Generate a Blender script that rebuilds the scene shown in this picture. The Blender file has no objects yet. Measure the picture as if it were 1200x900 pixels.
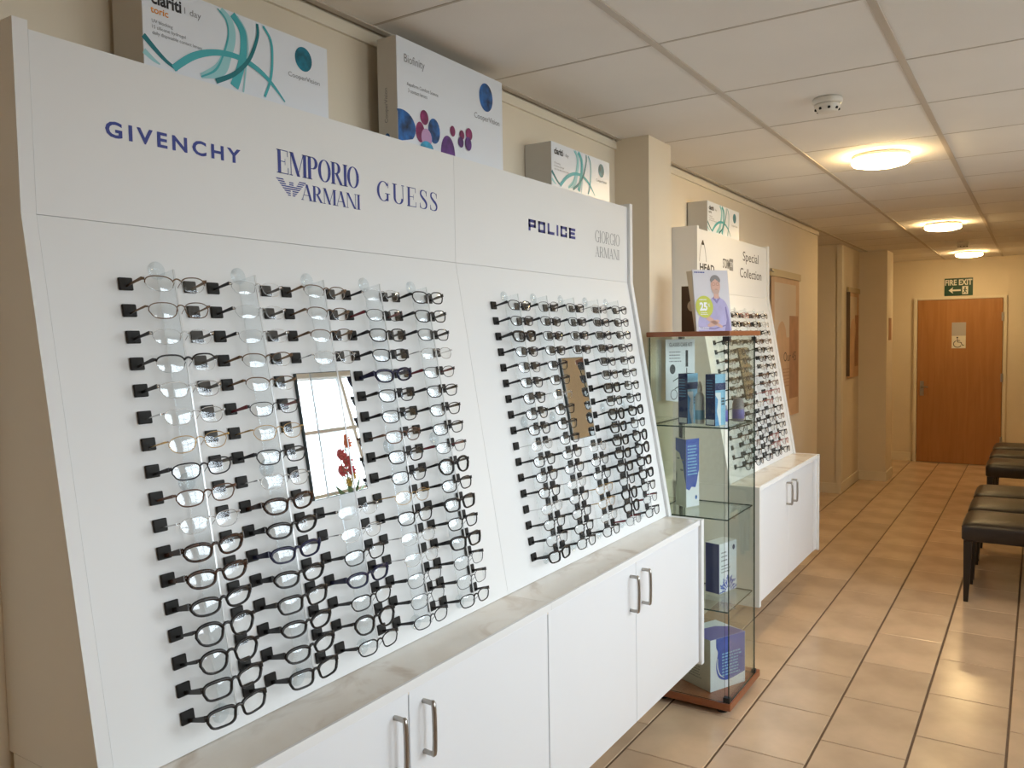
import bpy, math, random
from mathutils import Vector, Matrix
random.seed(7)
S = bpy.context.scene
COL = S.collection
V = Vector

# ------------------------------------------------------------------ camera
F_PX, YAW, PITCH, ROLL = 961.8, .572211, -.055265, -.015591
cam = bpy.data.cameras.new('camera'); cam.sensor_width = 36; cam.lens = 36*F_PX/1200
cam.clip_start = .02; cam.clip_end = 200
camo = bpy.data.objects.new('camera', cam); COL.objects.link(camo)
fwd = V((-math.sin(YAW)*math.cos(PITCH), math.cos(YAW)*math.cos(PITCH), math.sin(PITCH)))
rgt = V((math.cos(YAW), math.sin(YAW), 0)); upv = rgt.cross(fwd)
r2 = math.cos(ROLL)*rgt + math.sin(ROLL)*upv; u2 = -math.sin(ROLL)*rgt + math.cos(ROLL)*upv
camo.matrix_world = Matrix(((r2.x, u2.x, -fwd.x, 0), (r2.y, u2.y, -fwd.y, 0), (r2.z, u2.z, -fwd.z, 1.6), (0, 0, 0, 1)))
S.camera = camo

# ------------------------------------------------------------------ world: overcast daylight
SKY = 8.2
w = bpy.data.worlds.new('overcast_sky'); S.world = w; w.use_nodes = True
wn = w.node_tree.nodes; wl = w.node_tree.links
bg = wn['Background']; bg.inputs['Strength'].default_value = SKY
tcw = wn.new('ShaderNodeTexCoord'); sep = wn.new('ShaderNodeSeparateXYZ'); mrw = wn.new('ShaderNodeMapRange'); rw = wn.new('ShaderNodeValToRGB')
mrw.inputs['From Min'].default_value = -1; mrw.inputs['From Max'].default_value = 1
ew = rw.color_ramp.elements                       # dull ground below the horizon, overcast sky above
ew[0].position = .47; ew[0].color = (.24, .25, .25, 1); ew[1].position = 1.0; ew[1].color = (1.0, 1.10, 1.2, 1)
kw = ew.new(.51); kw.color = (.88, .93, .98, 1)
wl.new(tcw.outputs['Generated'], sep.inputs[0]); wl.new(sep.outputs['Z'], mrw.inputs['Value']); wl.new(mrw.outputs['Result'], rw.inputs['Fac']); wl.new(rw.outputs['Color'], bg.inputs['Color'])
S.view_settings.view_transform = 'Standard'; S.view_settings.look = 'None'
S.view_settings.gamma = 1.0; S.view_settings.use_curve_mapping = False
S.view_settings.exposure = 0.35
LAMP = 44.0                       # strength of each ceiling lamp's diffuser
LAMP_COL = (1.0, .71, .34)
try:
    S.cycles.transparent_max_bounces = 32
except Exception:
    pass

# room constants
XW = -1.615; ZC = 2.478; YF = 11.27; XR = 1.5; YB = -4.0; YRET = 5.36; XCOR = .42
XH = -1.483
# daylight openings in the right-hand wall (y0, y1, z0, z1)
WINS = [(.55, 1.75, 1.05, 2.44), (2.15, 5.20, 1.05, 2.44)]
for (a, b, c, d) in WINS:          # portals: sample the sky through the real window openings
    l = bpy.data.lights.new('window_daylight', 'AREA'); l.shape = 'RECTANGLE'; l.size = b-a; l.size_y = d-c
    l.cycles.is_portal = True
    o = bpy.data.objects.new('window_daylight', l); COL.objects.link(o)
    o.location = (XR+.16, (a+b)/2, (c+d)/2)
    o.rotation_euler = Matrix(((0, 0, 1), (1, 0, 0), (0, 1, 0))).to_euler()   # local x->y, y->z, z->+x ; emits along -z = -x

# ------------------------------------------------------------------ materials
MATS = {}
def mat(name):
    m = bpy.data.materials.new(name); m.use_nodes = True; MATS[name] = m
    return m, m.node_tree.nodes, m.node_tree.links, m.node_tree.nodes['Principled BSDF']
def pm(name, col, rough=.5, metal=0., spec=.5, vary=0., scale=8., bump=0., bscale=60., stretch=None, rnd=0.):
    m, n, l, p = mat(name)
    p.inputs['Base Color'].default_value = (*col, 1); p.inputs['Roughness'].default_value = rough
    p.inputs['Metallic'].default_value = metal; p.inputs['Specular IOR Level'].default_value = spec
    tc = None
    if vary or bump:
        tc = n.new('ShaderNodeTexCoord'); mp = n.new('ShaderNodeMapping'); l.new(tc.outputs['Object'], mp.inputs['Vector'])
        if stretch: mp.inputs['Scale'].default_value = stretch
    if vary:
        t = n.new('ShaderNodeTexNoise'); t.inputs['Scale'].default_value = scale; t.inputs['Detail'].default_value = 5
        l.new(mp.outputs['Vector'], t.inputs['Vector'])
        r = n.new('ShaderNodeValToRGB')
        r.color_ramp.elements[0].position = .3; r.color_ramp.elements[1].position = .7
        r.color_ramp.elements[0].color = (*[max(0, c*(1-vary)) for c in col], 1)
        r.color_ramp.elements[1].color = (*[min(1, c*(1+vary)) for c in col], 1)
        l.new(t.outputs['Fac'], r.inputs['Fac']); out = r.outputs['Color']
        if rnd:
            oi = n.new('ShaderNodeObjectInfo'); mr = n.new('ShaderNodeMapRange')
            mr.inputs['To Min'].default_value = 1-rnd; mr.inputs['To Max'].default_value = 1+rnd
            l.new(oi.outputs['Random'], mr.inputs['Value'])
            hs = n.new('ShaderNodeHueSaturation'); l.new(mr.outputs['Result'], hs.inputs['Value']); l.new(out, hs.inputs['Color'])
            out = hs.outputs['Color']
        l.new(out, p.inputs['Base Color'])
    if bump:
        t2 = n.new('ShaderNodeTexNoise'); t2.inputs['Scale'].default_value = bscale; t2.inputs['Detail'].default_value = 3
        l.new(mp.outputs['Vector'], t2.inputs['Vector'])
        b = n.new('ShaderNodeBump'); b.inputs['Strength'].default_value = bump; b.inputs['Distance'].default_value = .002
        l.new(t2.outputs['Fac'], b.inputs['Height']); l.new(b.outputs['Normal'], p.inputs['Normal'])
    return m
def thin(name, tint, diff=0., diffcol=(.9, .92, .93), base=.04, gain=1.0, rough=.02):
    """thin clear sheet: transparent + fresnel gloss (+ a little haze)"""
    m = bpy.data.materials.new(name); m.use_nodes = True; MATS[name] = m
    n = m.node_tree.nodes; l = m.node_tree.links; n.remove(n['Principled BSDF']); out = n['Material Output']
    t = n.new('ShaderNodeBsdfTransparent'); t.inputs['Color'].default_value = (*tint, 1)
    g = n.new('ShaderNodeBsdfGlossy'); g.inputs['Roughness'].default_value = rough; g.inputs['Color'].default_value = (.95, .97, 1, 1)
    lw = n.new('ShaderNodeFresnel'); lw.inputs['IOR'].default_value = 1.5
    ma = n.new('ShaderNodeMath'); ma.operation = 'MULTIPLY_ADD'; ma.inputs[1].default_value = gain; ma.inputs[2].default_value = base
    l.new(lw.outputs['Fac'], ma.inputs[0]); ma.use_clamp = True
    mx = n.new('ShaderNodeMixShader'); l.new(ma.outputs[0], mx.inputs['Fac']); l.new(g.outputs[0], mx.inputs[2])
    if diff:
        d = n.new('ShaderNodeBsdfDiffuse'); d.inputs['Color'].default_value = (*diffcol, 1)
        m2 = n.new('ShaderNodeMixShader'); m2.inputs['Fac'].default_value = diff
        l.new(t.outputs[0], m2.inputs[1]); l.new(d.outputs[0], m2.inputs[2]); l.new(m2.outputs[0], mx.inputs[1])
    else:
        l.new(t.outputs[0], mx.inputs[1])
    l.new(mx.outputs[0], out.inputs['Surface'])
    return m
def emit(name, col, s):
    m, n, l, p = mat(name)
    p.inputs['Base Color'].default_value = (*col, 1)
    p.inputs['Emission Color'].default_value = (*col, 1); p.inputs['Emission Strength'].default_value = s
    return m
def srgb(r, g, b):
    f = lambda c: (c/255/12.92) if c/255 <= .04045 else ((c/255+.055)/1.055)**2.4
    return (f(r), f(g), f(b))

pm('cream_wall', (.76, .67, .53), .75, vary=.02, scale=3, bump=.05, bscale=180)
pm('cream_trim', (.78, .71, .58), .45)
pm('ceiling_tile', (.80, .765, .715), .85, vary=.03, scale=2, bump=.25, bscale=220, rnd=.015)
pm('ceiling_bar', (.52, .46, .39), .5)
pm('ceiling_void', (.03, .028, .025), .9)
pm('floor_tile', (.64, .465, .315), .20, vary=.16, scale=3.2, bump=.08, bscale=25, rnd=.07)
pm('grout', (.16, .10, .06), .85, vary=.1, scale=30)
pm('white_laminate', (.78, .785, .785), .6, spec=.25, vary=.01, scale=1.5)
pm('white_door', (.80, .82, .85), .28, vary=.01, scale=1.5)
pm('seam_grey', (.35, .35, .34), .6)
m, n, l, p = mat('marble_top')
tc = n.new('ShaderNodeTexCoord'); t1 = n.new('ShaderNodeTexNoise'); t1.inputs['Scale'].default_value = 5; t1.inputs['Detail'].default_value = 7; t1.inputs['Distortion'].default_value = 1.2
r = n.new('ShaderNodeValToRGB'); e = r.color_ramp.elements
e[0].position = .40; e[0].color = (.84, .80, .73, 1); e[1].position = .76; e[1].color = (.58, .48, .38, 1)
k = e.new(.58); k.color = (.81, .76, .685, 1)
l.new(tc.outputs['Object'], t1.inputs['Vector']); l.new(t1.outputs['Fac'], r.inputs['Fac']); l.new(r.outputs['Color'], p.inputs['Base Color'])
p.inputs['Roughness'].default_value = .22
def wood(name, c0, c1, rough, st=(1, 1, 12), dist=2.5):
    m, n, l, p = mat(name)
    tc = n.new('ShaderNodeTexCoord'); mp = n.new('ShaderNodeMapping'); mp.inputs['Scale'].default_value = st
    t = n.new('ShaderNodeTexNoise'); t.inputs['Scale'].default_value = 2.2; t.inputs['Detail'].default_value = 8; t.inputs['Distortion'].default_value = dist
    r = n.new('ShaderNodeValToRGB'); r.color_ramp.elements[0].position = .3; r.color_ramp.elements[1].position = .7
    r.color_ramp.elements[0].color = (*c0, 1); r.color_ramp.elements[1].color = (*c1, 1)
    l.new(tc.outputs['Object'], mp.inputs['Vector']); l.new(mp.outputs['Vector'], t.inputs['Vector'])
    l.new(t.outputs['Fac'], r.inputs['Fac']); l.new(r.outputs['Color'], p.inputs['Base Color']); p.inputs['Roughness'].default_value = rough
wood('door_wood', (.36, .155, .045), (.43, .20, .065), .38, (9, 9, .7), .8)
wood('cherry_wood', (.24, .075, .03), (.32, .11, .045), .3, (2, 14, 14))
pm('steel', (.42, .40, .37), .32, 1.0)
pm('black_metal', (.02, .02, .022), .4, .3)
pm('black_plastic', (.012, .011, .012), .22)
pm('pad_dark', (.016, .015, .014), .55, spec=.3)
pm('brown_leather', (.016, .0095, .007), .38, vary=.3, scale=9, bump=.3, bscale=160)
pm('black_wood', (.012, .008, .007), .35)
pm('plastic_white', (.72, .68, .60), .4)
pm('hole_dark', (.01, .01, .01), .8)
thin('lens_clear', (.97, .98, .98), base=.03, gain=1.15)
thin('acrylic', (.96, .975, .98), diff=.03, base=.0, gain=.18, rough=.03)
thin('acrylic_edge', (.8, .85, .85), diff=.75, base=.05, gain=1.0, rough=.1)
thin('case_glass', (.94, .965, .945), diff=.008, diffcol=(.7, .8, .72), base=.01, gain=.26)
thin('window_glass', (.97, .985, .98), base=.0, gain=.8)
thin('lens_rim', (.62, .66, .66), diff=.35, diffcol=(.5, .52, .53), base=.1, gain=1.0, rough=.1)
pm('glass_edge', (.018, .045, .035), .15)
pm('mirror_silver', (.93, .94, .94), .01, 1.0)
pm('mirror_edge', (.015, .03, .03), .3)
pm('ink_blue', (.018, .034, .25), .5); pm('ink_black', (.015, .015, .02), .5); pm('ink_grey', (.22, .23, .25), .5)
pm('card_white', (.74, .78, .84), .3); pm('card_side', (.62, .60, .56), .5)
pm('teal', (.05, .40, .45), .4); pm('teal_dark', (.0, .17, .20), .4); pm('teal_pale', (.30, .60, .64), .4)
pm('orange_ink', (.75, .28, .04), .5)
pm('blue_ball', (.01, .09, .29), .35, vary=.85, scale=30); pm('purple_ink', (.09, .025, .18), .35, vary=.4, scale=40)
pm('magenta_ink', (.22, .02, .11), .35, vary=.4, scale=40); pm('cyan_ink', (.03, .30, .50), .35, vary=.3, scale=40); pm('pink_ink', (.50, .30, .52), .35)
pm('teal_ball', (.0, .16, .24), .35, vary=.6, scale=30)
pm('lavender', (.40, .36, .60), .5, vary=.08, scale=25); pm('lavender_dark', (.22, .18, .40), .5); pm('skin_print', (.62, .36, .27), .5)
pm('skin_shade', (.42, .21, .15), .5)
pm('stubble', (.52, .34, .27), .5); pm('hair_grey', (.22, .20, .19), .5); pm('card_bg', (.60, .57, .60), .4); pm('lime_ink', (.52, .55, .03), .5); pm('white_ink', (.85, .86, .86), .5)
pm('navy_print', (.010, .020, .115), .4); pm('blue_print', (.10, .30, .60), .4); pm('mid_blue', (.06, .10, .42), .4, vary=.15, scale=12)
pm('deep_blue', (.018, .022, .18), .6); pm('sky_print', (.25, .50, .72), .4); pm('violet_print', (.14, .12, .42), .4)
pm('card_brown', (.13, .085, .05), .7); pm('card_cream', (.62, .54, .42), .6)
pm('green_sign', (.0, .05, .022), .4); pm('sign_white', (.78, .76, .68), .4); pm('sign_grey', (.48, .46, .45), .3, .4)
pm('poster_tan', (.58, .36, .20), .6, vary=.1, scale=6); pm('poster_dark', (.40, .20, .10), .6, vary=.15, scale=8); pm('poster_pale', (.62, .50, .36), .6)
pm('pole_wood', (.50, .38, .20), .5)
pm('face_print', (.60, .60, .54), .5)
pm('bottle_white', (.70, .74, .76), .35)
pm('tube_grey', (.25, .23, .26), .4)
pm('red_petal', (.62, .02, .06), .5); pm('orange_petal', (.8, .2, .03), .5); pm('yellow_petal', (.75, .55, .04), .5); pm('leaf_green', (.06, .2, .05), .5)
pm('ceramic_blue', (.08, .18, .32), .3)
pm('silver_metal', (.55, .55, .55), .25, 1.0); pm('bronze_metal', (.16, .10, .06), .3, .9); pm('gold_metal', (.50, .33, .14), .28, 1.0)
pm('gunmetal', (.03, .03, .034), .35, .6); pm('brown_frame', (.11, .045, .02), .3); pm('tortoise', (.035, .014, .007), .22, vary=.8, scale=120)
pm('navy_frame', (.012, .014, .05), .22); pm('red_frame', (.16, .012, .02), .3); pm('rose_frame', (.40, .13, .12), .3, .3)
emit('lamp_glow', LAMP_COL, LAMP)
emit('lamp_core', LAMP_COL, LAMP)

# ------------------------------------------------------------------ mesh helpers
OFF = {}
def put(o, parent=None, loc=(0, 0, 0)):
    COL.objects.link(o)
    if parent is not None: o.parent = parent
    OFF[o.name] = OFF[parent.name] if parent is not None else V(loc)
    return o
def tag(o, label=None, cat=None, group=None, kind=None):
    if label: o['label'] = label
    if cat: o['category'] = cat
    if group: o['group'] = group
    if kind: o['kind'] = kind
    return o
def thing(name, label, cat, loc, group=None):
    o = bpy.data.objects.new(name, None); o.empty_display_size = .05; o.location = loc
    put(o, None, loc); return tag(o, label, cat, group)
class MB:
    def __init__(s): s.v = []; s.f = []; s.m = []
    def face(s, pts, m=0):
        i = len(s.v); s.v += [V(p) for p in pts]; s.f.append(tuple(range(i, i+len(pts)))); s.m.append(m); return s
    def raw(s, vs, fs, m=0):
        i = len(s.v); s.v += [V(p) for p in vs]
        for f in fs: s.f.append(tuple(j+i for j in f)); s.m.append(m)
        return s
    def box(s, a, b, m=0):
        x0, y0, z0 = [min(a[i], b[i]) for i in range(3)]; x1, y1, z1 = [max(a[i], b[i]) for i in range(3)]
        return s.raw([(x0,y0,z0),(x1,y0,z0),(x1,y1,z0),(x0,y1,z0),(x0,y0,z1),(x1,y0,z1),(x1,y1,z1),(x0,y1,z1)],
            [(0,3,2,1),(4,5,6,7),(0,1,5,4),(1,2,6,5),(2,3,7,6),(3,0,4,7)], m)
    def bevbox(s, a, b, r, m=0):
        """box with chamfered vertical & horizontal edges (good enough rounding)"""
        x0, y0, z0 = [min(a[i], b[i]) for i in range(3)]; x1, y1, z1 = [max(a[i], b[i]) for i in range(3)]
        ring = lambda z, q: [(x0+q,y0,z),(x1-q,y0,z),(x1,y0+q,z),(x1,y1-q,z),(x1-q,y1,z),(x0+q,y1,z),(x0,y1-q,z),(x0,y0+q,z)]
        def shr(R, q):
            cx, cy = (x0+x1)/2, (y0+y1)/2; fx = 1-2*q/(x1-x0); fy = 1-2*q/(y1-y0)
            return [(cx+(x-cx)*fx, cy+(y-cy)*fy, z) for x, y, z in R]
        return s.rings([shr(ring(z0, r), r), ring(z0+r, r), ring(z1-r, r), shr(ring(z1, r), r)], True, m)
    def rings(s, R, cap=True, m=0, closed=True):
        k = len(R[0]); vs = [p for r in R for p in r]; fs = []
        for i in range(len(R)-1):
            for j in range(k if closed else k-1):
                a = i*k+j; b = i*k+(j+1) % k; fs.append((a, b, b+k, a+k))
        if cap: fs.append(tuple(reversed(range(k)))); fs.append(tuple(range((len(R)-1)*k, len(R)*k)))
        return s.raw(vs, fs, m)
    def tube(s, pts, r, n=8, cap=True, m=0, closed=False):
        pts = [V(p) for p in pts]; N = len(pts); R = []
        rr = r if isinstance(r, (list, tuple)) else [r]*N
        prev = None
        for i, p in enumerate(pts):
            if closed: t = pts[(i+1) % N]-pts[i-1]
            else: t = pts[min(i+1, N-1)]-pts[max(i-1, 0)]
            t.normalize()
            if prev is None:
                h = V((0, 0, 1)) if abs(t.z) < .9 else V((1, 0, 0)); a = t.cross(h).normalized()
            else:
                a = (prev-t*prev.dot(t)).normalized()
            prev = a; b = t.cross(a)
            R.append([p+(a*math.cos(2*math.pi*j/n)+b*math.sin(2*math.pi*j/n))*rr[i] for j in range(n)])
        if closed: R.append(R[0]); cap = False
        return s.rings(R, cap, m)
    def lathe(s, c, prof, n=24, m=0, axis='z'):
        R = []
        for r, h in prof:
            ring = []
            for j in range(n):
                a = 2*math.pi*j/n; q = (r*math.cos(a), r*math.sin(a), h)
                if axis == 'x': q = (q[2], q[0], q[1])
                ring.append(V(c)+V(q))
            R.append(ring)
        return s.rings(R, True, m)
    def prism(s, poly, frame, d0, d1, m=0):
        """2D polygon in frame, extruded from depth d0 to d1 along frame normal"""
        return s.rings([[frame(x, y, d0) for x, y in poly], [frame(x, y, d1) for x, y in poly]], True, m)
    def build(s, name, mats, parent=None, smooth=False, loc=None):
        me = bpy.data.meshes.new(name)
        base = OFF[parent.name] if parent is not None else V(loc if loc is not None else (0, 0, 0))
        me.from_pydata([tuple(v-base) for v in s.v], [], s.f); me.validate()
        for mm in ([mats] if isinstance(mats, str) else mats): me.materials.append(MATS[mm])
        if any(s.m) and len(me.polygons) == len(s.m):
            me.polygons.foreach_set('material_index', s.m)
        if smooth: me.polygons.foreach_set('use_smooth', [True]*len(me.polygons))
        o = bpy.data.objects.new(name, me); put(o, parent, base)
        if parent is None: o.location = base
        return o
def Frame(o, ux, uy):
    o, ux, uy = V(o), V(ux), V(uy); nn = ux.cross(uy)
    return lambda x, y, d=0: o+ux*x+uy*y+nn*d
def struct(mb, name, mats, label, cat='structure', parent=None):
    o = mb.build(name, mats, parent)
    if parent is None: tag(o, label, cat, kind='structure')
    return o
def box(name, a, b, mats, parent=None): return MB().box(a, b).build(name, mats, parent)

# flat print helpers -------------------------------------------------
def ellipse(cx, cy, rx, ry, n=20, a0=0, a1=2*math.pi):
    full = abs(a1-a0-2*math.pi) < 1e-6
    return [(cx+rx*math.cos(a0+(a1-a0)*i/(n if full else n-1)), cy+ry*math.sin(a0+(a1-a0)*i/(n if full else n-1))) for i in range(n)]
def smooth_path(P, n=6):
    out = []
    for i in range(len(P)-1):
        p0 = P[max(i-1, 0)]; p1 = P[i]; p2 = P[i+1]; p3 = P[min(i+2, len(P)-1)]
        for k in range(n):
            t = k/n
            out.append(tuple(.5*((2*p1[c])+(-p0[c]+p2[c])*t+(2*p0[c]-5*p1[c]+4*p2[c]-p3[c])*t*t+(-p0[c]+3*p1[c]-3*p2[c]+p3[c])*t**3) for c in range(len(p1))))
    out.append(tuple(P[-1])); return out
def stroke2(P):
    """P: list of (x,y,w); returns quads of a variable-width stroke"""
    L = []; R = []
    for i, (x, y, ww) in enumerate(P):
        a = P[max(i-1, 0)]; b = P[min(i+1, len(P)-1)]
        tx, ty = b[0]-a[0], b[1]-a[1]; d = math.hypot(tx, ty) or 1
        nx, ny = -ty/d*ww/2, tx/d*ww/2
        L.append((x+nx, y+ny)); R.append((x-nx, y-ny))
    return [[R[i], R[i+1], L[i+1], L[i]] for i in range(len(P)-1)]
def flat(name, polys, frame, d, mats, parent):
    mb = MB()
    for q in polys: mb.face([frame(x, y, d) for x, y in q])
    return mb.build(name, mats, parent)
_TX = {}
def text_polys(s, bold=0., space=1.):
    key = (s, bold, space)
    if key not in _TX:
        cu = bpy.data.curves.new('t', 'FONT'); cu.body = s; cu.size = 1; cu.offset = bold; cu.space_character = space; cu.resolution_u = 3
        ob = bpy.data.objects.new('t', cu); COL.objects.link(ob)
        dg = bpy.context.evaluated_depsgraph_get(); dg.update()
        me = bpy.data.meshes.new_from_object(ob.evaluated_get(dg))
        vs = [(q.co.x, q.co.y) for q in me.vertices]; fs = [tuple(f.vertices) for f in me.polygons]
        bpy.data.objects.remove(ob); bpy.data.curves.remove(cu); bpy.data.meshes.remove(me)
        x0 = min(a for a, b in vs); x1 = max(a for a, b in vs); y0 = min(b for a, b in vs); y1 = max(b for a, b in vs)
        _TX[key] = ([((a-x0)/(x1-x0), (b-y0)/(y1-y0)) for a, b in vs], fs)
    return _TX[key]
def text(s, x, y, ww, hh, frame, d, mats, parent, bold=0., space=1., name='lettering'):
    vs, fs = text_polys(s, bold, space)
    mb = MB(); mb.raw([frame(x+a*ww, y+b*hh, d) for a, b in vs], fs)
    # make faces look outwards
    return mb.build(name, mats, parent)
def lines_print(x, y, ww, rows, gap, h, frame, d, mats, parent, seed=0):
    """rows of tiny print, each a row of short word strokes"""
    rg = random.Random(seed); P = []
    for i in range(rows):
        cx = x; end = x+ww*rg.uniform(.75, 1)
        while cx < end:
            wl_ = rg.uniform(.06, .16)*ww; P.append([(cx, y-i*gap), (min(cx+wl_, end), y-i*gap), (min(cx+wl_, end), y-i*gap+h), (cx, y-i*gap+h)]); cx += wl_+.03*ww
    return flat('small_print', P, frame, d, mats, parent)
# serif (high-contrast) capitals as strokes, unit height
def serif(ch, T=.15, t=.035):
    P = []
    R = lambda x0, y0, x1, y1: P.append([(x0, y0), (x1, y0), (x1, y1), (x0, y1)])
    st = lambda x: (R(x, 0, x+T, 1), R(x-.06, 0, x+T+.06, t), R(x-.06, 1-t, x+T+.06, 1))
    th = lambda x: (R(x, 0, x+t, 1), R(x-.07, 0, x+t+.07, t), R(x-.07, 1-t, x+t+.07, 1))
    def dia(x0, y0, x1, y1, w_): P.append([(x0, y0), (x0+w_, y0), (x1+w_, y1), (x1, y1)])
    def bow(cx, cy, rx, ry, a0, a1, tk=T, n=22):
        pts = []
        for i in range(n+1):
            a = a0+(a1-a0)*i/n; wv = t+(tk-t)*abs(math.cos(a))**1.5
            pts.append((cx+(rx-tk/2)*math.cos(a), cy+(ry-t/2)*math.sin(a), wv))
        P.extend(stroke2(pts))
    if ch == 'E': st(.06); R(.2, 0, .62, t); R(.2, 1-t, .6, 1); R(.2, .5, .46, .5+t); R(.6, 0, .63, .28); R(.57, .75, .6, 1); R(.44, .38, .46, .64); return P, .68
    if ch == 'I': st(.06); return P, .27
    if ch == 'M': th(.08); dia(.42, 0, .06, 1, T); dia(.44, 0, .78, 1, t); st(.78); return P, 1.0
    if ch == 'N': th(.08); dia(.62, 0, .06, 1, T); th(.73); return P, .86
    if ch == 'P': st(.06); bow(.28, .73, .34, .27, -math.pi/2, math.pi/2); R(.2, 1-t, .3, 1); R(.2, .46, .3, .46+t); return P, .64
    if ch == 'R': st(.06); bow(.28, .74, .32, .26, -math.pi/2, math.pi/2); R(.2, 1-t, .3, 1); R(.2, .48, .3, .48+t); dia(.56, 0, .26, .5, T); R(.56, 0, .76, t); return P, .76
    if ch == 'O': bow(.39, .5, .38, .5, 0, 2*math.pi, n=36); return P, .78
    if ch == 'A': dia(.02, 0, .34, 1, t); dia(.56, 0, .28, 1, T); R(.14, .3, .56, .3+t); R(-.04, 0, .14, t); R(.5, 0, .78, t); return P, .76
    if ch == 'G': bow(.42, .5, .4, .5, .22*math.pi, 1.72*math.pi); R(.62, .04, .62+T*.8, .42); R(.52, .42-t, .84, .42); R(.70, .7, .73, .97); return P, .82
    if ch == 'U': R(.08, .3, .08+T, 1); R(.0, 1-t, .3, 1); bow(.40, .3, .32, .3, math.pi, 2*math.pi); R(.68, .3, .68+t, 1); R(.6, 1-t, .78, 1); return P, .80
    if ch == 'S':
        C = [(.52, .78, t), (.46, .93, t*1.2), (.30, .985, t), (.14, .92, T*.6), (.12, .74, T*.8), (.28, .56, T), (.44, .42, T), (.52, .25, T*.8), (.46, .08, T*.6), (.28, .018, t), (.12, .06, t*1.2), (.06, .24, t)]
        P.extend(stroke2(smooth_path(C, 4))); R(.50, .7, .53, .97); R(.05, .03, .08, .3); return P, .58
    return P, .4
def serif_text(s, x, y, ww, hh, frame, d, mats, parent, T=.15, gap=.06):
    polys = []; cx = 0
    for ch in s:
        P, adv = serif(ch, T); polys += [[(cx+a, b) for a, b in q] for q in P]; cx += adv+gap
    k = ww/(cx-gap)
    return flat('lettering', [[(x+a*k, y+b*hh) for a, b in q] for q in polys], frame, d, mats, parent)
def block_text(s, x, y, ww, hh, frame, d, mats, parent):
    L = {'P': [[(0,0),(0,1)],[(0,1),(1,1)],[(1,1),(1,.42)],[(1,.42),(0,.42)]], 'O': [[(0,0),(0,1)],[(0,1),(1,1)],[(1,1),(1,0)],[(1,0),(0,0)]],
         'L': [[(0,1),(0,0)],[(0,0),(1,0)]], 'I': [[(0,0),(0,1)]], 'C': [[(1,1),(0,1)],[(0,1),(0,0)],[(0,0),(1,0)],[(1,0),(1,.25)],[(1,1),(1,.78)]],
         'E': [[(0,0),(0,1)],[(0,1),(1,1)],[(0,.5),(.9,.5)],[(0,0),(1,0)]]}
    cw = 1.2; gap = .40; t = .32; tot = sum((t if c == 'I' else cw)+gap for c in s)-gap; k = ww/tot; polys = []; cx = 0
    for c in s:
        W_ = (0 if c == 'I' else cw-t)
        for (a, b), (a2, b2) in L[c]:
            x0, x1 = sorted((a*W_, a2*W_)); y0, y1 = sorted((b*(1-t*.8)+t*.4, b2*(1-t*.8)+t*.4))
            polys.append([(x+(cx+x0)*k, y+(y0-t*.4)*hh), (x+(cx+x1+t)*k, y+(y0-t*.4)*hh), (x+(cx+x1+t)*k, y+(y1+t*.4)*hh), (x+(cx+x0)*k, y+(y1+t*.4)*hh)])
        cx += W_+t+gap
    return flat('lettering', polys, frame, d, mats, parent)

# ================================================================== ROOM SHELL
# floor: grout bed, individual tiles where they show, the rest joined
fl = MB().box((-3.2, YB-.2, -.08), (XR+.3, YF+.15, -.004))
floor = struct(fl, 'floor', 'grout', 'tan ceramic tiled floor with dark grout lines', 'floor')
TX, TY, X0, Y0 = .3133, .456, -1.335, 5.127
cache = {}
def tile_mesh(wx, wy):
    k = (round(wx, 3), round(wy, 3))
    if k not in cache:
        b = .0022; mb = MB(); h = 0; z0 = -.006
        mb.rings([[(-wx/2,-wy/2,z0),(wx/2,-wy/2,z0),(wx/2,wy/2,z0),(-wx/2,wy/2,z0)], [(-wx/2,-wy/2,-.0018),(wx/2,-wy/2,-.0018),(wx/2,wy/2,-.0018),(-wx/2,wy/2,-.0018)],
                  [(-wx/2+b,-wy/2+b,0),(wx/2-b,-wy/2+b,0),(wx/2-b,wy/2-b,0),(-wx/2+b,wy/2-b,0)]])
        me = bpy.data.meshes.new('floor_tile'); me.from_pydata([tuple(q) for q in mb.v], [], mb.f); me.materials.append(MATS['floor_tile']); cache[k] = me
    return cache[k]
rest = MB()
GX, GY = .009, .005
for kx in range(-6, 11):
    xa, xb = X0+kx*TX, X0+(kx+1)*TX
    par = (kx % 2)
    for ky in range(-22, 16):
        ya = Y0+ky*TY+(TY/2 if par else 0); yb = ya+TY
        a, b, c, d = xa+GX/2, xb-GX/2, max(ya+GY/2, YB), min(yb-GY/2, YF)
        if d-c < .02: continue
        mid = (c+d)/2
        if mid < 7.37:
            a = max(a, XW)
        else: a = max(a, -3.0)
        b = min(b, XR if mid < YRET else XCOR)
        if b-a < .02: continue
        if -1.7 < xa and xb < .35 and c > 1.9:
            o = bpy.data.objects.new('floor_tile', tile_mesh(b-a, d-c)); o.location = ((a+b)/2, (c+d)/2, 0); put(o, floor)
        else: rest.box((a, c, -.006), (b, d, 0))
ro = rest.build('floor_tile', 'floor_tile', floor); ro['kind'] = 'stuff'

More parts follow.
